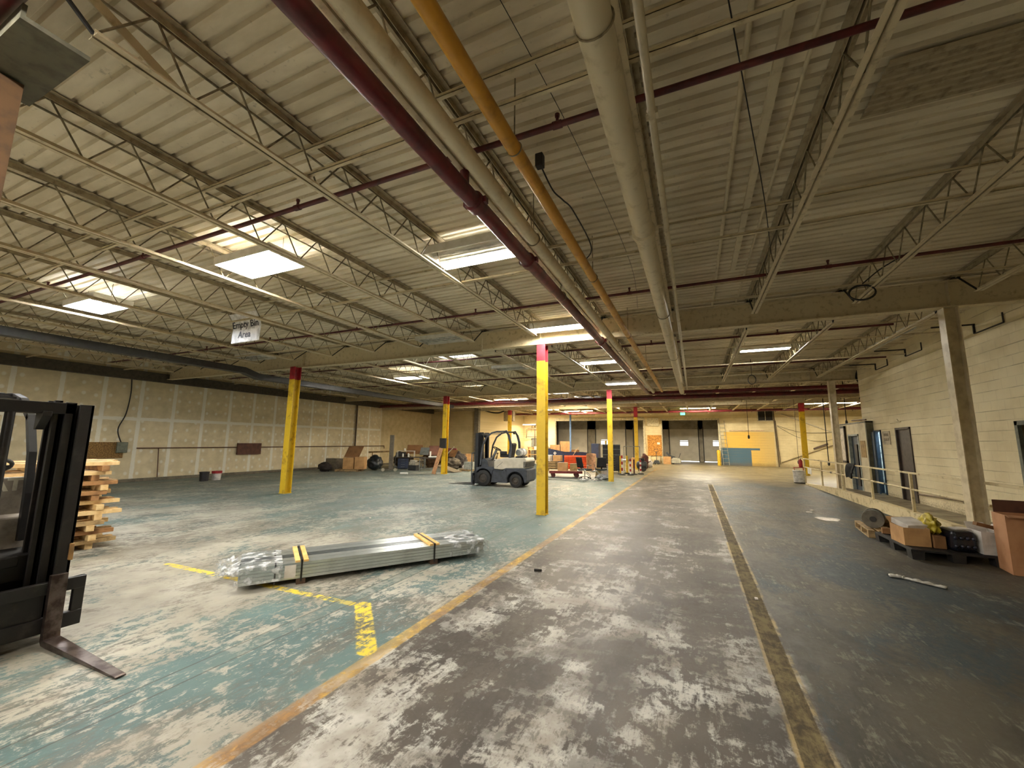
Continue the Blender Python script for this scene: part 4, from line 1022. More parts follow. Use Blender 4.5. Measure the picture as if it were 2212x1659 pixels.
def carton(name, label, loc, rz, w, d, h, mat, open_=0.0, cat='box', group=None, tape=True, flaps=(1, 1, 1, 1)):
    """origin at the front left bottom corner; open_ is the flap angle, 0 = closed"""
    t = thing(name, label, cat, loc, rz, group); k = .006
    m = MB()
    if open_:
        m.box(0, w, 0, d, 0, k); m.box(0, k, 0, d, k, h); m.box(w-k, w, 0, d, k, h); m.box(k, w-k, 0, k, k, h); m.box(k, w-k, d-k, d, k, h)
        m.build('box_body', mat, t)
        fl = min(w, d)*.48; a = open_
        for i, (p, q, n) in enumerate((((0, 0), (w, 0), (0, -1)), ((w, 0), (w, d), (1, 0)), ((w, d), (0, d), (0, 1)), ((0, d), (0, 0), (-1, 0)))):
            if not flaps[i]: continue
            ang = a*(.8+.35*((i*37) % 5)/5); dx, dz = cos(ang)*fl, sin(ang)*fl
            f = MB(); f.add([(p[0], p[1], h), (q[0], q[1], h), (q[0]+n[0]*dx, q[1]+n[1]*dx, h+dz), (p[0]+n[0]*dx, p[1]+n[1]*dx, h+dz)], [(0, 1, 2, 3)])
            o = f.build('flap', mat, t); s = o.modifiers.new('solid', 'SOLIDIFY'); s.thickness = .005
    else:
        m.box(0, w, 0, d, 0, h); m.build('box_body', mat, t, bevel=.004)
        if tape: f = MB(); f.box(-.001, w+.001, d/2-.03, d/2+.03, h, h+.002); f.build('tape', M_CARDW, t)
    return t
carton('cardboard_box', 'brown cardboard box holding white packages, front left on the black pallet', (2.97, 8.66, .152), 0, .32, .5, .27, M_CARD, .5, flaps=(0, 0, 1, 0))
m = MB(); m.cbox((0, 0, 0), (.30, .36, .09), RX(radians(12)) @ RZ(.25)); p = solo(m, 'white_package', M_CARDW, 'white flat package tilted on the cardboard box of the black pallet', 'package', loc=(3.16, 8.95, .45), bevel=.006)
m = MB(); m.cbox((0, 0, 0), (.22, .30, .06), RZ(-.3)); solo(m, 'white_package', M_CARDW, 'smaller white package lying behind in the open cardboard box', 'package', loc=(3.2, 9.3, .40), bevel=.006)
m = MB(); m.blob((0, 0, 0), (.085, .24, .14), .25, 4, 4, 2.5, flat=-.13); solo(m, 'yellow_bag', pm('yellow_bag', (190, 170, 42), .55, 0, (130, 112, 40), 7), 'crumpled yellow bag beside the cardboard box on the black pallet', 'bag', loc=(3.385, 8.9, .47), smooth=True)
m = MB(); m.box(0, .14, 0, .46, 0, .185); solo(m, 'cardboard_box', M_CARDD, 'low brown box under the yellow bag on the black pallet', 'box', loc=(3.31, 8.62, .152), bevel=.004)
t = thing('black_case', 'dark glossy shrink-wrapped pack of bottles on the black pallet', 'bottle pack', (3.47, 8.50, .152), 0)
m = MB(); m.box(0, .28, 0, .42, 0, .30); m.build('wrap', pm('black_glossy_film', (22, 24, 34), .25), t, bevel=.05)
for i in range(4):
    for k in range(2): m = MB(); m.lathe([(.024, 0), (.027, .008), (.0, .014)], (.04+.067*i, -.004, .08+.12*k), (0, -1, 0), 12); m.build('bottle_base', pm('dark_bottle', (48, 50, 64), .3), t, smooth=True)
m = MB(); m.cbox((0, 0, 0), (.2, .14, .012), RX(.1) @ RZ(.3)); solo(m, 'white_package', M_CARDW, 'thin white sheet lying on the dark bottle pack', 'sheet', loc=(3.66, 8.72, .462))
carton('white_carton', 'open white carton right of the dark bottle pack on the black pallet', (3.78, 8.46, .152), 0, .22, .34, .32, M_CARDW, .9, flaps=(0, 1, 1, 0))
m = MB(); m.cbox((0, 0, 0), (.34, .08, .05), RY(radians(14)) @ RZ(.1)); solo(m, 'brown_strip', M_CARDD, 'brown cardboard strip lying across the open white carton', 'cardboard strip', loc=(3.90, 8.5, .545))
m = MB(); m.box(0, .9, 0, .05, 0, .10); solo(m, 'timber_offcut', M_WOODD, 'dark timber length lying along the back of the black pallet', 'timber', loc=(3.0, 9.6, .152), bevel=.004)
m = MB(); m.cbox((0, 0, 0), (.5, .35, .02), RX(.5) @ RZ(.1)); solo(m, 'cardboard_sheet', M_CARD, 'loose light cardboard sheet behind the boxes on the black pallet', 'cardboard', loc=(3.78, 9.3, .27))
# spool of wire on the wooden pallet
t = thing('wire_spool', 'grey spool of wire lying on the small wooden pallet', 'spool', (3.12, 10.35, .312), radians(-20))
m = MB()
for y in (-.17, .15): m.lathe([(.02, 0), (.165, 0), (.17, .01), (.165, .02), (.02, .02)], (0, y, 0), (0, 1, 0), 30)
m.build('flange', pm('grey_spool', (112, 104, 90), .7), t, smooth='angle')
m = MB(); m.lathe([(.13, -.15), (.15, -.1), (.14, -.05), (.155, 0), (.14, .05), (.15, .1), (.13, .15)], (0, 0, 0), (0, 1, 0), 26); m.build('wound_wire', M_GREYM, t, smooth=True)
m = MB(); m.lathe([(.05, 0), (.05, .012), (.02, .012)], (0, -.185, 0), (0, 1, 0), 16); m.build('hub', M_SHUT, t)
m = MB(); m.blob((0, 0, 0), (.30, .22, .08), .25, 11, 3, 2.0); solo(m, 'brown_bundle', pm('brown_cloth', (112, 84, 40), .8), 'brown cloth bundle lying behind the wire spool', 'bundle', loc=(3.45, 10.7, .225), smooth=True)
# tall carton
t = thing('tall_carton', 'tall open brown carton at the right edge of the photo', 'box', (3.83, 8.05, 0), radians(-8))
t.location = (3.845, 8.02, 0)
m = MB(); w, d, h, k = .38, .40, .78, .008
m.box(0, w, 0, d, 0, k); m.box(0, k, 0, d, k, h); m.box(w-k, w, 0, d, k, h); m.box(k, w-k, 0, k, k, h); m.box(k, w-k, d-k, d, k, h); m.build('box_body', pm('tan_carton', (186, 136, 96), .75, 0, (170, 120, 82), 3), t)
f = MB(); f.box(.02, w-.02, d-.006, d, h, h+.17); f.build('flap', M_BROWNB, t)
f = MB(); f.add([(0, 0, h), (w, 0, h), (w, -.10, h-.02), (0, -.10, h-.02)], [(0, 1, 2, 3)]); o = f.build('flap', pm('tan_carton', (186, 136, 96)), t); s = o.modifiers.new('solid', 'SOLIDIFY'); s.thickness = .006
f = MB(); f.box(.18, .32, -.003, 0, h-.17, h-.14); f.build('hand_hole', M_DARK, t)
# crumpled white strip, puddle and scraps on the floor
def limp(pts, r0, label):
    m = MB(); P = [Vector(p) for p in pts]; n = 40; vs = []
    def at(u):
        f = u*(len(P)-1); i = min(len(P)-2, int(f)); return P[i].lerp(P[i+1], f-i)
    for i in range(n+1):
        u = i/n; c = at(u); d = (at(min(1, u+.02))-at(max(0, u-.02))).normalized(); s = Vector((-d.y, d.x, 0))
        r = r0*(.55+.5*abs(mnoise.noise(Vector((u*7, 2, 0))))*2+.35*(u < .2)+.2*(u > .9))
        for k in range(8):
            a = pi*2*k/8; vs.append(c+s*cos(a)*r+Vector((0, 0, max(.003, r*.5+sin(a)*r*.45))))
    m.add(vs, [(i*8+k, i*8+(k+1) % 8, i*8+8+(k+1) % 8, i*8+8+k) for i in range(n) for k in range(8)]+[tuple(range(8)), tuple(n*8+k for k in range(8))])
    return solo(m, 'plastic_film_strip', pm('dull_white_film', (200, 196, 186), .5, 0, (160, 154, 140), 12), label, 'plastic film', smooth=True)
limp([(2.26, 7.17, 0), (2.38, 7.16, 0), (2.42, 7.13, 0), (2.55, 7.0, 0), (2.70, 6.88, 0)], .045, 'twisted strip of white plastic film lying on the dark floor at right')
m = MB(); n = 26; m.prism([(.22*cos(2*pi*i/n)*(1+.2*sin(3*2*pi*i/n)), .30*sin(2*pi*i/n)*(1+.2*cos(2*2*pi*i/n))) for i in range(n)], 0, .003, 'z')
solo(m, 'puddle', pm('water_painted_glint', (196, 196, 192), .12, 0, spec=.9), 'small shiny puddle on the floor left of the ramp', 'puddle', loc=(2.77, 11.95, 0), fixn=True)  # water coloured near white to paint in the reflection of the lamps
m = MB(); m.cbox((0, 0, .015), (.10, .03, .03), RZ(.3)); solo(m, 'scrap', M_BLACK, 'small black scrap lying in the middle of the aisle', 'scrap', loc=(-1.98, 5.35, 0))
for i, (x, y, w) in enumerate(((2.6, 12.9, .12), (2.75, 13.3, .1), (.55, 5.5, .05), (2.0, 34.3, .3), (2.9, 34.6, .22), (4.6, 34.2, .22), (-5.6, 8.1, .05), (-6.6, 7.2, .06), (-3.0, 8.2, .05))):
    m = MB(); m.cbox((0, 0, .006), (w, w*.6, .012), RZ(i*.8)); solo(m, 'litter', M_CARDW, 'small white scrap of litter on the floor', 'litter', 'white litter scraps on the floor', loc=(x, y, 0))
m = MB(); m.box(5.85, 6.75, 18.2, 18.36, .1, 2.3); b = solo(m, 'white_panel', pm('bluish_white', (214, 226, 232), .5), 'added bluish white panel seen through the gap of the blue door', 'cabinet')  # panel added to stand for the bright bluish view through the door gap
for z in (1.45, 1.7): q = MB(); q.box(5.85, 6.75, 18.19, 18.2, z, z+.03); q.build('dividing_line', pm('grey_line', (140, 156, 164), .5), b)
# things on the right wall
m = MB(); m.tube([(5.57, 15.0, .40), (5.57, 13.1, .47), (5.57, 12.95, .46), (5.57, 12.84, .40), (5.57, 12.78, .3), (5.57, 12.75, .152)], .022, 8); solo(m, 'wall_pipe', pm('rusty_pipe', (120, 98, 66), .6), 'rusty pipe low on the right wall bending down to the ramp', 'pipe', smooth=True)
t = thing('wall_sign', 'faded white sign between the open blue door and the dark door', 'sign', (5.59, 16.7, 1.75))
m = MB(); m.box(-.012, 0, -.25, .25, 0, .42); m.build('plate', pm('faded_sign', (196, 184, 156), .6), t)
for z, n in ((.27, 4), (.12, 3)):
    m = MB()
    m.prism([(-.18+.36*k/n+dy, z+dz) for k in range(n) for dy, dz in ((0, .02), (.0, .08), (.07, .08), (.07, .02))]+[(.18, .0+z), (-.18, z)], -.015, -.012, 'x')
    m.build('faded_marks', pm('faded_ink', (120, 108, 88), .7), t)
m = MB(); m.box(5.385, 5.42, 19.88, 20.7, 1.1, 2.4); b = solo(m, 'notice_board', pm('pale_board', (226, 214, 198), .5), 'pale notice board in a dark frame left of the far blue door', 'board')
f = MB(); f.box(5.36, 5.42, 19.82, 19.9, 1.05, 2.45); f.box(5.36, 5.42, 20.68, 20.76, 1.05, 2.45); f.box(5.36, 5.42, 19.82, 20.76, 2.38, 2.46); f.box(5.36, 5.42, 19.82, 20.76, 1.04, 1.12); f.build('frame', pm('dark_brown_frame', (66, 54, 44)), b)
m = MB(); m.box(5.405, 5.42, 17.95, 18.4, 1.3, 1.88); solo(m, 'wall_panel', pm('cork_panel', (190, 158, 104), .8), 'small tan panel on the partition between the two blue doors', 'panel')
for k, (y, z, lb) in enumerate(((14.8, 4.42, 'third'), (16.9, 4.38, 'farthest'), (11.7, 4.30, 'nearest'))):
    m = MB(); m.bar((5.6, y, z), (4.9, y, z), .03, .03); m.bar((5.58, y, z), (5.58, y, z-.2), .03, .03); m.bar((5.58, y, z-.2), (5.58, y-.9, z-.2), .02, .02); m.bar((5.58, y-.9, z-.2), (5.58, y-.9, z), .02, .02)
    solo(m, 'wall_bracket', M_SHUT, 'dark angle bracket high on the right wall, %s of three' % ('middle' if lb == 'third' else lb), 'bracket', 'brackets high on the right wall')
wire([(5.7, 18.7, 4.6), (5.6, 18.75, 4.2), (5.75, 18.72, 3.8), (5.62, 18.7, 3.4)], .03, 'thick black cable hanging at the end of the right wall')
m = MB(); m.tube([(5.58, 15.6, 2.42), (5.58, 16.3, 2.40)], .012, 6); m.tube([(5.58, 15.7, 2.42), (5.54, 15.7, 2.5)], .01, 6); solo(m, 'door_pipe', M_WPIPE, 'short pale pipe above the dark brown door', 'pipe')
m = MB(); m.tube([(5.58, 18.2, 2.62), (5.58, 19.6, 2.66)], .025, 8); solo(m, 'door_pipe', M_BROWNPIPE, 'short dark pipe lying above the partition', 'pipe')
# ------------------------------------------------------------------ along the left wall
m = MB(); m.box(-19.998, -19.97, 6.9, 8.32, .92, 1.52); solo(m, 'chipboard_panel', M_OSBD, 'speckled chipboard panel on the left wall behind the stack of skids', 'panel')
m = MB(); m.box(-19.968, -19.86, 8.08, 8.4, 1.12, 1.52); solo(m, 'junction_box', pm('grey_green_box', (116, 120, 104), .6), 'grey green junction box beside the chipboard panel', 'box', bevel=.02)
wire([(-19.95, 8.25, 4.0), (-19.93, 8.28, 3.4), (-19.93, 8.22, 2.6), (-19.93, 8.05, 2.0), (-19.93, 8.2, 1.5)], .02, 'dark cable running down the left wall to the junction box', n=5)
t = thing('wall_pipe', 'long thin dark pipe fixed horizontally along the left wall', 'pipe', (-19.93, 0, 1.29))
m = MB(); m.cyl((0, 8.7, 0), (0, 22.7, .03), .02, 8); m.cyl((0, 22.7, .03), (0, 22.72, -.15), .02, 8); m.build('pipe', M_BROWNPIPE, t, smooth='angle')
m = MB(); m.cyl((0, 9.42, 0), (0, 9.5, -1.17), .018, 8); m.build('down_pipe', M_BROWNPIPE, t, smooth='angle')
m = MB(); m.box(-19.97, -19.93+.05, 12.56, 13.72, .95, 1.49); solo(m, 'wall_board', M_BROWNB, 'dark brown board hung on the left wall behind the thin pipe', 'board')
m = MB(); m.cyl((-19.9, 19.95, .2), (-19.9, 19.95, 3.95), .05, 8); solo(m, 'wall_post', pm('brown_grey_post', (98, 80, 58), .7), 'slim dark post standing against the left wall between seams', 'post', smooth='angle')
def bucket(x, y, mat, label, r=.17, h=.36):
    t = thing('bucket', label, 'bucket', (x, y, 0)); m = MB(); m.lathe([(r*.86, 0), (r, h), (r*1.05, h), (r*1.05, h-.03), (r*1.0, h-.03)], n=24); m.lathe([(.001, h*.86), (r*.95, h*.86)], n=24); m.build('bucket_body', mat, t, smooth='angle')
    m = MB(); m.tube([(r*cos(a), 0, h-.02-r*.9*sin(a)) if False else (r*1.05*cos(a), -r*.3, h-.03-r*.5*sin(a)) for a in [pi*i/12 for i in range(13)]], .006, 5); m.build('handle', M_SHUT, t, smooth=True)
bucket(-18.15, 10.25, pm('black_bucket', (34, 30, 34), .5), 'black bucket on the floor near the left wall')
t0 = bucket(-18.2, 10.75, pm('white_bucket', (214, 206, 198), .5), 'white bucket with a red top beside the black bucket')
t = [o for o in COL.objects if o.get('label') == 'white bucket with a red top beside the black bucket'][0]
m = MB(); m.lathe([(.182, .27), (.186, .365), (.0, .37)], n=24); m.build('red_top', M_REDM, t, smooth='angle')

# ------------------------------------------------------------------ junk by the far left corner
pallet('wooden_pallet', 'wooden pallet carrying two brown cartons by the left wall', (-17.85, 16.55, 0), radians(25), 1.25, 1.0, M_PALW, h=.12)
carton('cardboard_box', 'tall brown carton with a raised lid on the pallet by the left wall', (-17.6, 16.85, .122), radians(25), .58, .6, .62, M_CARD, tape=False)
carton('cardboard_box', 'brown carton right of the raised lid on the pallet by the left wall', (-17.03, 17.12, .122), radians(25), .5, .55, .66, M_CARD, tape=False)
m = MB(); m.box(-.42, .40, -.006, .006, 0, .62); m.xf(RZ(radians(25)) @ RX(radians(-14)) @ Matrix(((1, .18, .32, 0), (0, 1, 0, 0), (0, 0, 1, 0), (0, 0, 0, 1))))
solo(m, 'cardboard_sheet', M_CARDD, 'large brown cardboard sheet standing on the tall carton by the left wall', 'cardboard', loc=(-17.32, 17.18, .765))
m = MB(); m.box(0, .8, 0, .5, 0, .66); solo(m, 'grey_crate', pm('grey_crate_paint', (120, 110, 92), .7), 'grey box against the left wall left of the cartons', 'box', loc=(-19.0, 16.95, 0), bevel=.01)
m = MB(); m.blob((0, 0, .24), (.38, .3, .26), .16, 21, 3, 2.5, flat=-.24); solo(m, 'dark_sack', pm('dark_sack', (52, 42, 36), .9), 'dark sack lying left of the brown cartons', 'sack', loc=(-18.35, 16.35, 0), smooth=True)
m = MB(); m.blob((0, 0, .42), (.42, .36, .44), .12, 22, 4, 2.5, flat=-.42); solo(m, 'bin_bag', pm('dark_bin_bag', (38, 44, 46), .35), 'large dark plastic bag right of the brown cartons', 'bag', loc=(-16.85, 18.5, 0), smooth=True)
m = MB(); m.bar((-1.1, 0, .98), (.5, .15, 1.06), .05, .09); m.bar((-.9, .1, 0), (-.9, .1, .98), .05, .05); m.bar((.35, .2, 0), (.35, .2, 1.0), .05, .05); solo(m, 'wooden_trestle', M_PALW, 'long wooden plank trestle behind the dark plastic bag', 'trestle', loc=(-17.0, 19.3, 0))
t = thing('wheeled_post', 'grey steel post standing upright on a low wheeled base', 'post', (-15.6, 18.4, 0), radians(30))
m = MB(); m.box(-.11, .11, -.08, .08, .1, 2.0); m.build('post', pm('grey_brown_steel', (104, 94, 78), .6), t, bevel=.01)
m = MB(); m.box(-.45, .35, -.2, .2, .07, .14); m.build('base', pm('grey_brown_steel', (104, 94, 78), .6), t, bevel=.01)
for x in (-.38, .28): m = MB(); m.cyl((x, -.22, .09), (x, -.14, .09), .09, 14); m.build('wheel', pm('pale_caster', (180, 172, 150), .6), t, smooth='angle')
def table(label, x, y, rz, w, d, h, top, legm):
    t = thing('work_table', label, 'table', (x, y, 0), rz); m = MB(); m.box(0, w, 0, d, h-.04, h); m.build('table_top', top, t, bevel=.004)
    for a in (.03, w-.03):
        for b in (.03, d-.03): m = MB(); m.box(a-.022, a+.022, b-.022, b+.022, 0, h-.04); m.build('leg', legm, t)
    m = MB(); m.box(.05, w-.05, .02, .04, .12, .16); m.build('stretcher', legm, t)
    return t
M_TTOP = pm('dark_table_top', (74, 66, 56), .6)
table('grey steel work table with white tubes on top in the junk area', -14.35, 19.3, radians(26), 1.0, .7, .74, M_TTOP, M_GREYM)
table('dark work bench with blue drawers in the junk area', -16.6, 19.7, radians(30), 1.9, .75, .72, M_TTOP, M_GREYM)
t = thing('drawer_cabinet', 'dark blue drawer cabinet under the work bench', 'cabinet', (-16.25, 19.75, 0), radians(30))
m = MB(); m.box(0, .62, .02, .5, .04, .64); m.build('cabinet_body', M_NAVY, t, bevel=.006)
for k in range(4): m = MB(); m.box(.02, .60, 0, .02, .07+.14*k, .19+.14*k); d = m.build('drawer', M_NAVY, t, bevel=.003); q = MB(); q.box(.2, .42, -.015, 0, .14+.14*k, .155+.14*k); q.build('handle', M_GREYM, d)
# white frame shelf on the bench
t = thing('wire_shelf', 'white framed shelf standing on the dark work bench', 'shelf', (-16.4, 19.85, .722), radians(30))
m = MB()
for a in (0, 1.0):
    for b in (0, .35): m.box(a-.012, a+.012, b-.012, b+.012, 0, .36)
m.build('post', M_WHITE, t); m = MB(); m.box(-.02, 1.02, -.02, .37, .34, .365); m.build('shelf_board', M_WHITE, t)
for i, (x, y, z, r, h) in enumerate(((-16.05, 19.96, .724, .05, .22), (-15.75, 20.1, .724, .055, .24), (-16.0, 20.05, 1.09, .05, .16))):
    m = MB(); m.lathe([(r, 0), (r, h*.75), (r*.45, h*.88), (r*.45, h)], n=14); solo(m, 'white_jar', M_WHITE, ('white jar under the framed shelf, left one', 'white jar under the framed shelf, right one', 'white jar on top of the framed shelf')[i], 'jar', loc=(x, y, z), smooth='angle')
m = MB(); m.cyl((0, 0, 0), (0, 0, .36), .05, 14); solo(m, 'white_tube', M_WHITE, 'white tube standing upright on the grey work table', 'tube', loc=(-14.0, 19.85, .742), smooth='angle')
m = MB(); m.cyl((0, 0, .05), (.42, .2, .05), .05, 14); solo(m, 'white_tube', M_WHITE, 'white tube lying on the grey work table', 'tube', loc=(-13.95, 19.62, .742), smooth='angle')
m = MB(); m.cyl((-.18, -.08, .05), (.18, .08, .05), .05, 16); solo(m, 'white_tube', M_WHITE, 'short white roll lying alone on the floor before the junk', 'tube', loc=(-13.55, 17.0, 0), smooth='angle')
m = MB(); m.box(0, .5, 0, .3, 0, .18); m.box(.05, .4, .02, .28, .18, .3); solo(m, 'white_machine', pm('dirty_white', (196, 188, 170), .6), 'dirty white box on the floor between the two work tables', 'box', loc=(-15.15, 19.4, .3), bevel=.02)
m = MB(); m.box(0, .55, 0, .35, 0, .298); solo(m, 'dark_crate', M_DGREY, 'dark crate below the dirty white box', 'crate', loc=(-15.18, 19.38, 0), bevel=.01)
# the heap behind the tables
HEAP = [(-17.35, 21.6, .45, .6, .5, .46, 'dark heap of sacks at the left of the junk pile', (70, 58, 46)), (-15.75, 22.6, .5, .65, .6, .5, 'brown heap of sacks in the middle of the junk pile', (96, 70, 46)), (-14.15, 23.0, .5, .6, .6, .5, 'dark heap of rags at the right of the junk pile', (48, 42, 40)), (-13.4, 21.3, .35, .45, .4, .36, 'grey heap of rags behind the yellow column', (92, 82, 68))]
for i, (x, y, z, a, b, c, lb, cc) in enumerate(HEAP):
    m = MB(); m.blob((0, 0, z), (a, b, c), .22, 30+i, 4, 2.6, flat=-z); solo(m, 'rag_heap', pm('heap_%d' % i, cc, .9), lb, 'heap', loc=(x, y, 0), smooth=True)
for i, (x, y, z, w, h, rx, rz, mt, lb) in enumerate(((-16.3, 21.4, 1.15, 1.0, .6, 70, 20, M_CARDD, 'peaked brown cardboard sheet on top of the junk pile'), (-15.0, 21.9, 1.1, .9, .7, 55, 40, M_BROWNB, 'dark brown board leaning on the junk pile'), (-15.6, 21.5, 1.05, .6, .5, 65, 10, M_GREYM, 'grey metal sheet on the junk pile'), (-14.2, 22.55, .92, .8, .5, 60, -20, M_CARDD, 'brown cardboard sheet at the right of the junk pile'), (-17.0, 20.9, .8, .6, .4, 50, 30, M_DGREY, 'dark plate at the left of the junk pile'))):
    m = MB(); m.cbox((0, 0, 0), (w, h, .02), RZ(radians(rz)) @ RX(radians(rx))); solo(m, 'loose_sheet', mt, lb, 'sheet', loc=(x, y, z))
for i, (p, q, lb) in enumerate((((-14.1, 21.5, .75), (-13.5, 21.6, 1.35), 'pale pole sticking out of the junk pile, near the yellow column'), ((-13.85, 21.2, .0), (-13.95, 21.3, 1.5), 'grey pole leaning left out of the junk pile'), ((-14.6, 21.7, .9), (-14.35, 21.7, 1.4), 'short white pole upright in the junk pile'))):
    m = MB(); m.cyl(p, q, .03, 8); solo(m, 'pole', pm('pale_pole', (186, 176, 152), .6), lb, 'pole')
# at the second left column
m = MB(); m.box(-.2, .2, -.02, .02, 0, .52); solo(m, 'dark_board', pm('dark_board', (44, 40, 38), .7), 'dark square board strapped to the yellow column in the far left bay', 'board', loc=(-12.02, 18.14, 1.33))
m = MB(); m.bar((-.30, 0, 0), (.06, .1, 1.33), .22, .03, (0, 1, 0)); solo(m, 'leaning_plank', pm('pinkish_plank', (196, 146, 104), .7), 'pale plank leaning against the yellow column with the dark board', 'plank', loc=(-12.12, 17.95, 0))
t = thing('tool_chest', 'tall dark red tool chest right of the yellow column', 'tool chest', (-16.1, 24.7, 0), radians(28))
m = MB(); m.box(0, .72, 0, .5, .08, .72); m.build('lower_cabinet', pm('very_dark_red', (52, 28, 30), .5), t, bevel=.01); m = MB(); m.box(0, .72, 0, .5, .72, 1.2); m.build('upper_chest', pm('dark_red_chest', (112, 34, 38), .5), t, bevel=.01)
for k in range(5): m = MB(); m.box(.03, .69, -.015, 0, .74+.09*k, .815+.09*k); m.build('drawer', pm('dark_red_chest', (112, 34, 38), .5), t)
m = MB(); m.box(.72, .735, .02, .48, .1, 1.18); m.build('side_panel', M_REDM, t)
carton('cardboard_box', 'dark brown carton right of the red tool chest', (-15.45, 25.25, 0), radians(28), .55, .5, .8, M_CARDD)
carton('cardboard_box', 'tan carton behind the mast of the parked forklift', (-14.95, 25.55, 0), radians(28), .5, .45, .82, M_CARD)
m = MB(); m.box(0, .55, 0, .4, 0, .42); b = solo(m, 'grey_cabinet', pm('pale_grey_cabinet', (150, 152, 142), .5), 'small pale grey cabinet left of the parked forklift', 'cabinet', loc=(-12.25, 20.7, .10), bevel=.008)
pallet('wooden_pallet', 'old wooden pallet under the pale grey cabinet', (-12.4, 20.45, 0), radians(15), 1.1, .9, M_PALW, h=.098)
m = MB(); m.blob((0, 0, .16), (.2, .2, .16), .2, 44, 3); solo(m, 'white_bag', M_CARDW, 'white bag between the column and the pale grey cabinet', 'bag', loc=(-12.75, 21.75, .0), smooth=True)
m = MB(); m.bar((-.75, 0, .34), (.5, -.15, .03), .7, .02); solo(m, 'sloping_plate', pm('grey_brown_plate', (116, 104, 84), .6), 'grey sloping plate right of the yellow column', 'plate', loc=(-12.45, 19.75, 0))

# ------------------------------------------------------------------ back wall
ex = thing('exit_sign', 'small glowing green exit sign above the right dock opening', 'exit sign', (-.79, 37.74, 4.14))
m = MB(); m.box(-.19, .19, 0, .05, 0, .22); m.build('housing', pm('green_sign_box', (20, 90, 40), .5), ex); m = MB(); m.box(-.18, .18, -.006, 0, .01, .21); m.build('lit_face', emit('green_glow', (.05, .9, .2), 3.0), ex)
text_obj('lettering', 'EXIT', .17, M_WHITE, TR(0, -.009, .11) @ RX(pi/2), ex, .002, .004)
m = MB(); m.box(-.67, -.18, 37.72, 37.8, 3.71, 4.01); solo(m, 'paper_sheet', pm('pale_sheet', (214, 200, 166), .7), 'pale sheet hanging at the top edge of the right dock opening', 'sheet')
m = MB(); m.box(-3.7, -2.75, 37.62, 37.8, 3.22, 3.93); solo(m, 'wall_box', pm('cream_wall_box', (216, 204, 164), .6), 'cream box on the wall between the two dock openings', 'box', bevel=.01)
m = MB(); m.box(-3.74, -2.58, 37.66, 37.79, .65, 2.42); b = solo(m, 'chipboard_panel', M_OSB, 'orange chipboard panel leaning between the two dock openings', 'panel')
q = MB(); q.box(-2.95, -2.72, 37.655, 37.66, 1.62, 1.8); q.build('paper_note', M_WHITE, b)
m = MB(); m.box(-3.62, -3.5, 37.68, 37.78, 0, .648); m.box(-2.9, -2.78, 37.68, 37.78, 0, .648); solo(m, 'support_block', M_TIMBER_T, 'pale timber legs below the orange chipboard panel', 'timber')
t = thing('wall_ladder', 'grey steel ladder against the back wall right of the dock opening', 'ladder', (0, 0, 0))
def lad(z): return 1.93+.16*(1-z/3.6), 2.32+.19*(1-z/3.6), 37.74-.42*(1-z/3.6)
M_LAD = pm('weathered_ladder', (150, 146, 128), .5, .2)
for s in (0, 1): m = MB(); a, b = lad(0), lad(3.62); m.bar((a[s], a[2], 0), (b[s], b[2], 3.62), .04, .06); m.build('side_rail', M_LAD, t)
for k in range(11): z = .25+.31*k; l = lad(z); m = MB(); m.cyl((l[0], l[2], z), (l[1], l[2], z), .018, 8); m.build('rung', M_LAD, t, smooth='angle')
m = MB(); m.lathe([(.13, 0), (.13, 1.15), (.10, 1.22), (.0, 1.25)], n=20); solo(m, 'bollard', M_YELP, 'thick yellow bollard at the foot of the ladder', 'bollard', loc=(1.78, 37.45, 0), smooth='angle')
t = thing('strip_light', 'long unlit tube lamp on the wall above the yellow paint', 'wall lamp', (3.88, 37.72, 2.8)); m = MB(); m.box(-1.24, 1.24, 0, .08, -.03, .03); m.build('housing', M_WPIPE, t); m = MB(); m.cyl((-1.2, -.03, 0), (1.2, -.03, 0), .03, 10); m.build('tube', pm('pinkish_tube', (232, 196, 160), .4), t, smooth='angle')
m = MB(); m.box(4.77, 5.77, 37.74, 37.8, 3.6, 4.44); b = solo(m, 'vent_grille', M_DARK, 'dark square vent high on the back wall above the yellow paint', 'vent')
f = MB(); f.box(4.72, 5.82, 37.7, 37.76, 3.55, 3.62); f.box(5.77, 5.84, 37.7, 37.76, 3.55, 4.44); f.box(4.70, 4.77, 37.7, 37.76, 3.55, 4.44); f.box(5.24, 5.28, 37.72, 37.76, 3.6, 4.44); f.build('frame', M_TIMBER_T, b)
f = MB()
for k in range(7): f.box(4.78, 5.76, 37.725, 37.74, 3.64+.11*k, 3.66+.11*k)
f.build('louvre', M_SHUT, b)
m = MB(); m.cyl((5.95, 37.7, 0), (5.82, 37.7, 4.4), .04, 8); m.cyl((6.05, 37.72, .2), (5.92, 37.72, 3.6), .02, 8); solo(m, 'wall_pipe', pm('rusty_dark_pipe', (88, 74, 54), .6), 'dark vertical pipe right of the yellow painted wall', 'pipe', smooth='angle')
m = MB(); m.cyl((6.35, 37.74, 4.1), (10.2, 37.74, 2.35), .05, 8); solo(m, 'brace_pipe', M_WPIPE, 'cream diagonal pipe sloping down to the right on the back wall', 'pipe', smooth='angle')
m = MB(); m.cyl((6.12, 37.72, .34), (10.4, 37.72, 2.1), .04, 8); solo(m, 'brace_pipe', pm('tan_pipe', (150, 130, 94), .6), 'tan diagonal pipe rising to the right on the back wall', 'pipe', smooth='angle')
m = MB(); m.bar((8.25, 37.68, 1.44), (9.15, 37.68, 1.82), .12, .12); solo(m, 'pipe_cover', pm('dark_cover', (96, 76, 62), .6), 'dark cover lying on the rising diagonal pipe', 'cover')
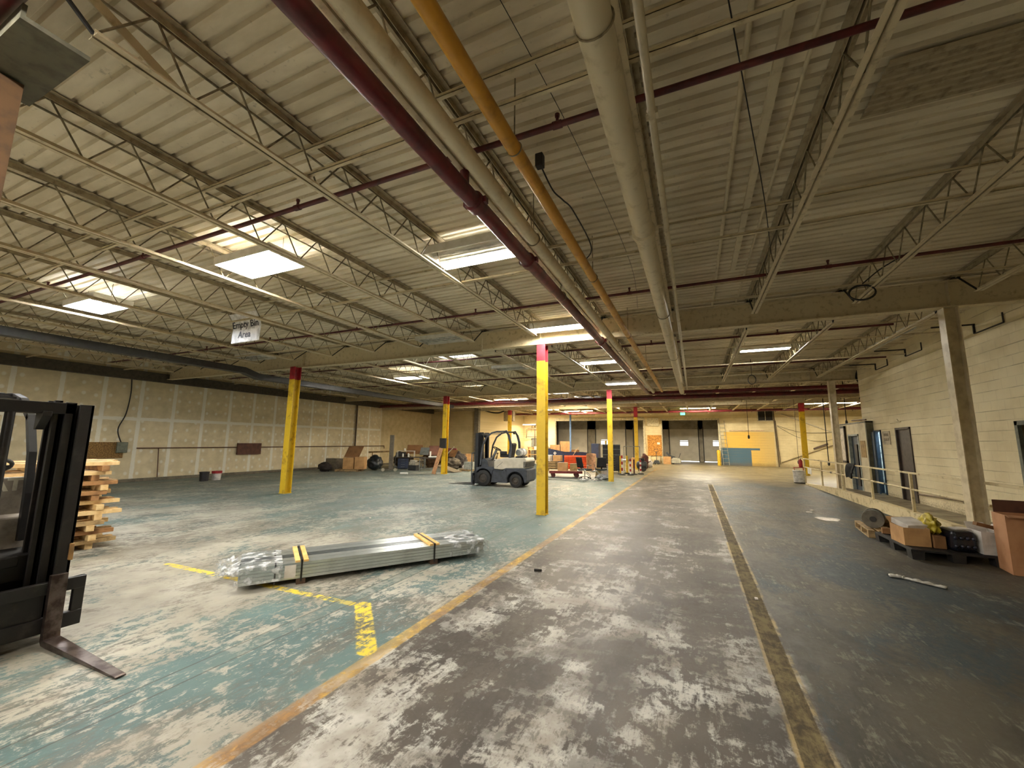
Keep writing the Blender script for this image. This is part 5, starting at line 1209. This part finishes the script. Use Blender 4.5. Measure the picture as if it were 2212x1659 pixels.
wire([(6.0, 37.64, 3.2), (7.4, 37.64, 2.7), (9.0, 37.64, 2.65), (10.0, 37.64, 2.8)], .014, 'upper of two slack cables on the back wall at right')
wire([(6.0, 37.6, 3.15), (7.3, 37.6, 2.3), (8.8, 37.6, 2.0), (10.0, 37.6, 2.4)], .014, 'lower of two slack cables on the back wall at right')
# blue pole, jambs, boxes high up near the left opening
m = MB(); m.cyl((-10.56, 37.2, 0), (-10.56, 37.2, 4.3), .08, 12); solo(m, 'blue_pole', pm('blue_pole', (92, 124, 172), .5), 'light blue vertical pole in the left dock opening', 'pole', smooth='angle')
t = thing('pipe_manifold', 'dark pipe frame in front of the warmly lit back wall', 'pipes', (0, 37.4, 0))
P_ = pm('dark_brown_pipe', (74, 56, 44), .55)
m = MB(); m.cyl((-14.2, 0, 0), (-14.2, 0, 3.3), .05, 8); m.build('upright', P_, t, smooth='angle')
m = MB(); m.tube([(-15.1, 0, 2.1), (-15.05, 0, 2.9), (-14.9, 0, 3.0), (-13.0, 0, 3.05)], .06, 8); m.build('elbow_pipe', pm('grey_tan_pipe', (150, 136, 108), .5), t, smooth=True)
for z in (1.2, 2.2): m = MB(); m.cyl((-15.0, 0, z), (-13.2, 0, z), .03, 8); m.build('cross_pipe', P_, t, smooth='angle')
m = MB(); m.tube([(-14.6, 0, 2.6), (-14.5, 0, 3.3), (-13.4, 0, 3.4)], .03, 8); m.bar((-14.2, 0, 2.9), (-13.4, 0, 3.6), .06, .06); m.build('brace', P_, t, smooth='angle')
m = MB(); m.box(-13.6, -12.8, 28.9, 29.3, 3.3, 4.1); hb = solo(m, 'heater', pm('tan_heater', (150, 134, 100), .6), 'tan box heater hung under the roof behind the forklift', 'heater', bevel=.02)
for x in (-13.5, -12.9): q = MB(); q.cyl((x, 29.1, 4.1), (x, 29.1, 4.68), .012, 6); q.build('hanger_rod', M_WEB, hb)
wire([(-15.3, 28.6, 4.2), (-14.6, 28.7, 4.0), (-14.0, 28.8, 3.95), (-13.55, 28.9, 4.1)], .06, 'dark flexible hose leading to the tan box heater', 'hose')
m = MB(); m.box(-.3, .3, 0, .05, 0, 2.1); solo(m, 'steel_locker_door', M_GREYM, 'grey metal door leaning on the back wall behind the forklift', 'door', loc=(-16.6 + 2.2, 37.7, 0))
t = thing('storage_shelf', 'low wooden shelf with clutter against the warmly lit wall', 'shelf', (-14.6, 36.6, 0))
for z in (.5, .95): m = MB(); m.box(0, 2.2, 0, .5, z, z+.04); m.build('shelf_board', M_WOOD, t)
for x in (.03, 2.17): m = MB(); m.box(x-.03, x+.03, 0, .5, 0, 1.2); m.build('post', M_WOODD, t)
for i in range(4):
    m = MB(); m.box(0, .35, 0, .35, 0, .22+.08*(i % 2)); solo(m, 'small_box', RND.choice((M_CARD, M_CARDW, M_CARDD)), ('leftmost small box on the low wooden shelf', 'second small box from the left on the low wooden shelf', 'third small box from the left on the low wooden shelf', 'rightmost small box on the low wooden shelf')[i], 'box', 'small boxes on the wooden shelf', loc=(-14.5+.52*i, 36.65, .992))
# right dock opening: carton, sweeper, pallet jack
carton('cardboard_box', 'brown carton at the left edge of the right dock opening', (-2.45, 37.0, 0), 0, .6, .5, .62, M_CARD)
t = thing('floor_sweeper', 'pale floor sweeper with dark handle beside the carton at the dock opening', 'floor sweeper', (-1.85, 37.1, 0))
m = MB(); m.prism([(0, .08), (.75, .08), (.8, .3), (.7, .5), (.2, .55), (0, .4)], 0, .6); m.build('body', pm('pale_grey_green', (168, 166, 150), .5), t, bevel=.03)
m = MB(); m.prism([(-.4, .9), (0, .45), (.35, .5), (.3, .62), (.0, .7), (-.3, 1.0)], .05, .55); m.tube([(.6, .1, .5), (.75, .1, .9), (.75, .5, .9), (.6, .5, .5)], .02, 6); m.build('tank', M_DGREY, t, bevel=.02)
for y in (.05, .5): m = MB(); m.cyl((.15, y, .1), (.15, y+.06, .1), .1, 14); m.build('wheel', M_BLACK, t, smooth='angle')
t = thing('pallet_jack', 'grey hand pallet jack parked before the orange chipboard panel', 'pallet jack', (-2.9, 35.9, 0), radians(8))
m = MB(); m.prism([(-.28, 0.06), (.28, .06), (.16, .34), (-.16, .34)], -.1, .15); m.build('pump_housing', M_DGREY, t, bevel=.02)
m = MB(); m.cyl((0, 0, .3), (-.02, -.12, 1.05), .022, 8); m.tube([(-.02+.16*cos(a), -.13, 1.12+.12*sin(a)) for a in [2*pi*i/16 for i in range(16)]], .016, 6, True); m.build('handle', M_DGREY, t, smooth=True)
for x in (-.2, .2): m = MB(); m.box(x-.08, x+.08, .1, 1.0, .05, .10); m.build('fork', M_DGREY, t)
for x in (-.1, .1): m = MB(); m.cyl((x-.03, -.02, .08), (x+.03, -.02, .08), .08, 12); m.build('wheel', M_BLACK, t, smooth='angle')

# ------------------------------------------------------------------ the cluster at the third bay, left of the aisle
m = MB(); m.prism([(0, .15), (.25, 0), (2.6, 0), (2.85, .15), (2.85, .95), (1.6, .98), (.0, 1.25)], 0, 1.3); 
t = thing('tipping_bin', 'large navy blue tipping bin left of the aisle, filled with cartons', 'bin', (-9.55, 26.0, 0), radians(22))
m = MB(); m.prism([(0, .35), (.35, .12), (3.0, .12), (3.2, .4), (3.2, 1.05), (1.7, 1.08), (.0, 1.42)], 0, .04); m.prism([(0, .35), (.35, .12), (3.0, .12), (3.2, .4), (3.2, 1.05), (1.7, 1.08), (.0, 1.42)], 1.3, 1.34); m.box(.0, .05, 0, 1.34, .35, 1.4); m.box(3.15, 3.2, 0, 1.34, .4, 1.05); m.box(.3, 3.05, .0, 1.34, .10, .14); m.build('bin_body', M_NAVY, t)
m = MB()
for x in (.5, 2.7): m.box(x-.1, x+.1, 0, 1.34, 0, .10)
m.build('skid', M_BLACK, t)
m = MB(); m.prism([(.93, .98), (1.05, 1.1), (1.17, .98), (1.05, .86)], -.005, 0); m.build('diamond_mark', M_CARDW, t)
for i, (x, y, z, w, h, d, lb, mt) in enumerate(((-8.95, 26.6, .62, .62, 1.36, .5, 'square brown carton standing at the left in the navy bin', M_CARD), (-8.32, 26.85, .62, .62, 1.6, .5, 'tall brown carton rising highest from the navy bin', M_CARD), (-7.62, 27.15, .62, .5, 1.05, .4, 'brown carton at the right in the navy bin', M_CARDD))):
    m = MB(); m.box(0, w, 0, d, 0, h); o = solo(m, 'cardboard_box', mt, lb, 'box', loc=(x, y, z-.45), bevel=.006); o.rotation_euler = (0, 0, radians(22))
for i in range(3):
    m = MB(); m.bar((0, 0, 0), (.25*(1-i)+.4, .05, .95-.12*i), .05, .025); solo(m, 'wood_slat', M_WOOD, ('left pale slat sticking out of the navy bin', 'middle pale slat sticking out of the navy bin', 'right pale slat sticking out of the navy bin')[i], 'slat', 'slats in the navy bin', loc=(-7.7+.05*i, 26.7+.2*i, .45))
m = MB(); m.box(0, .75, 0, .55, 0, .8); b = solo(m, 'blue_tote', M_BLUEP, 'light blue plastic tote in front of the navy bin', 'tote', loc=(-9.2, 25.0, .10), bevel=.03)
q = MB(); q.box(.2, .55, -.006, 0, .5, .58); q.build('hand_slot', M_NAVY, b)
pallet('wooden_pallet', 'wooden pallet under the light blue tote', (-9.4, 24.7, 0), radians(20), 1.3, 1.0, M_PALW, h=.098)
m = MB(); m.lathe([(.16, 0), (.18, .15), (.12, .18)], n=14); solo(m, 'yellow_bucket', M_YELP, 'yellow bucket on the left rim of the navy bin', 'bucket', loc=(-9.4, 26.3, 1.40), smooth='angle')
# grey cabinet and pallets behind the forklift
t = thing('steel_cabinet', 'low grey steel cabinet just behind the parked forklift', 'cabinet', (-7.35, 19.2, 0), radians(22)); m = MB(); m.box(0, .7, 0, .5, 0, .62); m.build('cabinet_body', pm('grey_green_metal', (132, 140, 134), .5), t, bevel=.01); m = MB(); m.box(.36, .68, -.012, 0, .04, .58); d = m.build('door', pm('grey_green_metal', (132, 140, 134), .5), t); q = MB(); q.box(.4, .43, -.03, -.012, .28, .38); q.build('handle', M_CHROME, d)
for k in range(4): pallet('wooden_pallet', 'old pallet behind the grey steel cabinet, %s of its stack' % ('bottom', 'second', 'third', 'top')[k], (-8.75, 23.3, k*.141), radians(20+RND.uniform(-4, 4)), 1.3, 1.0, M_PALW, 'stacked old pallets behind the forklift')
for k in range(2): m = MB(); m.box(0, .5, 0, .35, 0, .35); solo(m, 'cardboard_box', (M_CARDW, M_CARD)[k], ('white box on the stack of old pallets', 'brown box on the stack of old pallets')[k], 'box', loc=(-8.5+.6*k, 23.7+.2*k, .567), bevel=.005)
# orange slatted shelf
t = thing('louvred_panel', 'bright orange louvred steel panel standing in front of the navy bin', 'panel', (-7.5, 25.0, 0), radians(25))
m = MB(); m.box(0, 1.45, .03, .08, .05, .9); m.build('back_sheet', M_ORANGE, t)
for k in range(7): m = MB(); m.prism([(.03, .10+.115*k), (-.015, .13+.115*k), (.03, .19+.115*k)], 0, 1.45, 'x'); m.build('louvre', M_ORANGE, t)
for x in (.1, 1.35): m = MB(); m.box(x-.03, x+.03, -.15, .3, 0, .05); m.build('foot', M_ORANGE, t)
# red platform dolly with cartons
t = thing('platform_dolly', 'low red platform dolly carrying cartons beside the office chairs', 'dolly', (-6.55, 19.25, 0), radians(20))
m = MB(); m.box(0, 1.6, 0, .95, .24, .30); m.box(.0, 1.6, -.012, .0, .2, .31); m.box(1.6, 1.612, 0, .95, .2, .31); m.build('frame', pm('dark_red_dolly', (124, 40, 40), .5), t)
m = MB(); m.box(.02, 1.56, .02, .92, .30, .33); m.build('deck', pm('pale_pink_wood', (222, 176, 140), .7), t)
for x in (.2, 1.35):
    for y in (.1, .8): m = MB(); m.cyl((x, y, .11), (x, y+.06, .11), .11, 16); m.box(x-.08, x+.08, y-.01, y+.07, .16, .24); m.build('caster', pm('dull_red_wheel', (96, 50, 44), .6), t, smooth='angle')
carton('cardboard_box', 'light brown carton on the left of the red dolly', (-6.2, 19.5, .332), radians(8), .46, .42, .38, M_CARD)
carton('cardboard_box', 'olive brown carton on the right of the red dolly', (-5.66, 19.85, .332), radians(20), .34, .36, .33, pm('olive_carton', (168, 140, 88), .8))
# big curled cardboard and pale board
def curl():
    m = MB(); m.grid(16, 6, lambda u, v: Vector((.6*u, .22*sin(u*2.6), v*1.05+.05*sin(u*3)))); o = m.build('curled_cardboard', pm('pinkish_cardboard', (216, 166, 126), .8), smooth=True, fixn=False)
    s = o.modifiers.new('solid', 'SOLIDIFY'); s.thickness = .008; o.location = (-5.95, 24.4, 0); o.rotation_euler = (radians(-6), 0, radians(18)); tag(o, 'large curled cardboard sheet right of the orange panel', 'cardboard')
curl()
m = MB(); m.prism([(0, 0), (.22, 0), (.34, .5), (.2, .95), (.02, .98), (.06, .5)], 0, .02); solo(m, 'plywood_offcut', pm('pale_plywood', (206, 178, 122), .7), 'pale plywood offcut standing between the chairs and the black cabinet', 'plywood', loc=(-4.55, 20.4, 0))
m = MB(); m.prism([(0, 0), (.22, 0), (.34, .5), (.2, .95), (.02, .98), (.06, .5)], 0, .02)
# office chairs
def office_chair(label, x, y, rz, tip=0.0):
    t = thing('office_chair', label, 'office chair', (x, y, 0), rz)
    m = MB()
    for k in range(5): a = 2*pi*k/5; m.bar((0, 0, .11), (.28*cos(a), .28*sin(a), .075), .04, .03)
    m.build('base', M_CHROME, t, bevel=.004)
    for k in range(5): a = 2*pi*k/5; m = MB(); m.cyl((.28*cos(a)-.02, .28*sin(a), .03), (.28*cos(a)+.02, .28*sin(a), .03), .03, 10); m.build('caster', M_BLACK, t, smooth='angle')
    m = MB(); m.cyl((0, 0, .1), (0, 0, .42), .028, 12); m.build('gas_post', M_CHROME, t, smooth='angle')
    m = MB(); m.grid(8, 8, lambda u, v: Vector(((u-.5)*.5, (v-.5)*.48, .44+.03*((u-.5)**2*4)+.05*max(0, v-.8)))); o = m.build('seat', pm('grey_green_fabric', (58, 66, 66), .8), t, smooth=True); s = o.modifiers.new('solid', 'SOLIDIFY'); s.thickness = .07; s.offset = -1
    m = MB(); m.grid(8, 8, lambda u, v: Vector(((u-.5)*(.46-.06*v), .27+.10*v-.06*(1-(u-.5)**2*4)*.5, .52+.48*v))); o = m.build('backrest', pm('black_mesh_fabric', (28, 28, 30), .8), t, smooth=True); s = o.modifiers.new('solid', 'SOLIDIFY'); s.thickness = .05
    m = MB(); m.bar((0, .1, .40), (0, .33, .62), .06, .02)
    m.build('back_bracket', M_SHUT, t)
    for s_ in (-1, 1): m = MB(); m.tube([(s_*.25, .05, .42), (s_*.30, .05, .55), (s_*.30, .08, .64), (s_*.30, -.18, .64)], .016, 8); m.build('armrest', M_CHROME, t, smooth=True)
    return t
office_chair('black and grey office chair nearest the red dolly', -4.85, 19.5, radians(140))
office_chair('black office chair behind the nearest one, beside the yellow column', -4.2, 20.1, radians(200))
# chrome frames lying on the floor
def frame_thing(label, x, y, rz, s):
    t = thing('chrome_frame', label, 'chair frame', (x, y, 0), rz)
    m = MB(); m.tube([(0, 0, .03), (.55*s, 0, .03), (.62*s, 0, .2), (.3*s, .05, .45), (0, .05, .4)], .018, 8); m.build('side_tube', M_CHROME, t, smooth=True)
    m = MB(); m.tube([(0, .45, .03), (.55*s, .45, .03), (.62*s, .45, .2), (.3*s, .42, .45), (0, .42, .4)], .018, 8); m.build('side_tube', M_CHROME, t, smooth=True)
    m = MB(); m.cyl((.1, 0, .03), (.1, .45, .03), .016, 8); m.cyl((.3*s, .05, .45), (.3*s, .42, .45), .016, 8); m.build('cross_tube', M_CHROME, t, smooth=True)
frame_thing('bent chrome chair frame lying before the office chairs', -4.95, 18.5, radians(8), .9)
frame_thing('chrome chair frame lying against the yellow column base', -4.2, 18.35, radians(25), .7)
m = MB(); m.blob((0, 0, .12), (.28, .22, .13), .3, 51, 3, 3, flat=-.12); solo(m, 'film_heap', pm('grey_film', (168, 172, 176), .25), 'heap of shiny grey film below the office chairs', 'plastic film', loc=(-3.95, 19.32, 0), smooth=True)
for k, (c, lb) in enumerate((((196, 190, 184), 'white stack of papers beside the office chairs'), ((206, 150, 130), 'pinkish box on the white papers beside the office chairs'))):
    m = MB(); m.box(0, .36, 0, .3, 0, .55 if k == 0 else .1); solo(m, 'paper_stack', pm('paper_%d' % k, c, .7), lb, 'papers', loc=(-4.3, 20.75, 0 if k == 0 else .552), bevel=.004)
# black drawer cart, bollards, compressor
t = thing('tool_cabinet', 'tall black tool cabinet behind the yellow column at the aisle', 'cabinet', (-5.0, 24.3, 0), radians(12))
m = MB(); m.box(0, 1.05, .02, .6, .08, 1.62); m.build('cabinet_body', pm('black_cabinet', (24, 24, 26), .45), t, bevel=.01)
for k in range(6):
    m = MB(); m.box(.03, 1.02, 0, .02, .12+.14*k, .24+.14*k); d = m.build('drawer', pm('black_cabinet', (24, 24, 26), .45), t); q = MB(); q.box(.3, .75, -.02, 0, .19+.14*k, .205+.14*k); q.build('handle', M_CHROME, d)
for z in (1.0, 1.32, 1.58): m = MB(); m.box(.02, 1.03, -.01, .02, z, z+.03); m.build('shelf_edge', M_GREYM, t)
m = MB(); m.box(-.02, .05, -.03, .03, .0, 1.62); m.build('pale_upright', M_TIMBER_T, t)
for x in (.1, .95):
    for y in (.1, .5): m = MB(); m.cyl((x-.02, y, .04), (x+.02, y, .04), .04, 10); m.build('caster', M_BLACK, t)
for k in range(2): m = MB(); m.lathe([(.06, 0), (.06, .2), (.035, .22)], n=12); solo(m, 'yellow_can', M_YELP, ('left yellow can on top of the black tool cabinet', 'right yellow can on top of the black tool cabinet')[k], 'can', 'yellow cans on the tool cabinet', loc=(-4.82+.32*k, 24.62+.07*k, 1.622), smooth='angle')
m = MB(); m.box(0, .5, 0, .6, 0, 1.65); solo(m, 'navy_locker', M_NAVY, 'dark navy locker left of the black tool cabinet', 'locker', loc=(-6.35, 27.4, 0), bevel=.01)
def bollard(x, y, h, kind, label, g):
    t = thing('bollard', label, 'bollard', (x, y, 0), 0, g); m = MB(); m.lathe([(.17, 0), (.18, .02), (.15, .05), (.04, .06)], n=20); m.build('base', M_BLACK, t, smooth='angle')
    if kind == 'y': m = MB(); m.cyl((0, 0, .06), (0, 0, h), .05, 14); m.build('pole', M_YELP, t, smooth='angle')
    elif kind == 'd': m = MB(); m.cyl((0, 0, .06), (0, 0, h), .04, 14); m.build('pole', pm('dark_maroon', (70, 26, 30), .5), t, smooth='angle')
    else:
        n = 6
        for k in range(n): m = MB(); m.cyl((0, 0, .06+(h-.06)*k/n), (0, 0, .06+(h-.06)*(k+1)/n), .045, 14); m.build('band', M_REDM if k % 2 else M_WHITE, t, smooth='angle')
bollard(-3.78, 23.3, 1.0, 'y', 'yellow bollard pole nearest the black tool cabinet', 'bollards right of the tool cabinet'); bollard(-3.52, 23.9, 1.0, 'y', 'yellow bollard pole right of the red and white pole', 'bollards right of the tool cabinet')
bollard(-3.62, 22.8, 1.04, 'r', 'red and white banded pole nearest to the yellow column', 'bollards right of the tool cabinet'); bollard(-3.2, 22.9, .86, 'r', 'red and white banded pole left of the maroon pole', 'bollards right of the tool cabinet'); bollard(-3.08, 23.45, .82, 'd', 'dark maroon pole between the two banded poles', 'bollards right of the tool cabinet'); bollard(-2.80, 23.95, .78, 'r', 'red and white banded pole closest to the aisle', 'bollards right of the tool cabinet')
t = thing('air_compressor', 'dark wheeled air compressor tank at the aisle edge behind the bollards', 'compressor', (-3.0, 26.4, 0)); m = MB(); m.lathe([(.01, -.34), (.2, -.28), (.24, -.2), (.24, .2), (.2, .28), (.01, .34)], (0, 0, .38), (1, 0, 0), 20); m.build('tank', M_DGREY, t, smooth='angle'); m = MB(); m.box(-.15, .15, -.1, .1, .6, .8); m.build('pump', M_BLACK, t, bevel=.02); m = MB(); m.tube([(.3, -.15, .5), (.5, -.15, .62), (.5, .15, .62), (.3, .15, .5)], .02, 6); m.build('handle', M_SHUT, t, smooth=True)
for y in (-.24, .2): m = MB(); m.cyl((.1, y, .13), (.1, y+.05, .13), .13, 16); m.build('wheel', M_BLACK, t, smooth='angle')
m = MB(); m.cyl((-.2, 0, 0), (-.2, 0, .16), .025, 8); m.build('foot', M_SHUT, t)
t = thing('clothes_rack', 'thin grey metal rack behind the bollards', 'rack', (-4.0, 26.0, 0)); m = MB()
for x in (0, .95): m.cyl((x, 0, 0), (x, 0, 1.5), .02, 8); m.bar((x, -.25, .02), (x, .25, .02), .03, .03)
m.cyl((0, 0, 1.5), (.95, 0, 1.5), .02, 8); m.build('frame', M_GREYM, t, smooth='angle')
carton('cardboard_box', 'orange brown carton behind the grey rack', (-4.0, 29.6, 0), .2, .7, .5, .7, M_CARD)
m = MB(); m.blob((0, 0, .5), (.22, .2, .5), .25, 61, 3, 2.5, flat=-.5); solo(m, 'mixed_bag', pm('maroon_bag', (96, 52, 44), .8), 'reddish brown bag beside the farthest aisle column', 'bag', loc=(-3.05, 28.5, 0), smooth=True)
m = MB(); m.blob((0, 0, .3), (.25, .2, .3), .25, 62, 3, 2.5, flat=-.3); solo(m, 'white_bag', M_CARDW, 'white bag right of the farthest aisle column', 'bag', loc=(-2.95, 30.2, 0), smooth=True)
m = MB(); m.box(0, 3.4, 0, .04, 0, .03); solo(m, 'steel_strip', M_GALV, 'long pale strip on the floor before the red dolly', 'strip', loc=(-8.0, 18.1, 0))
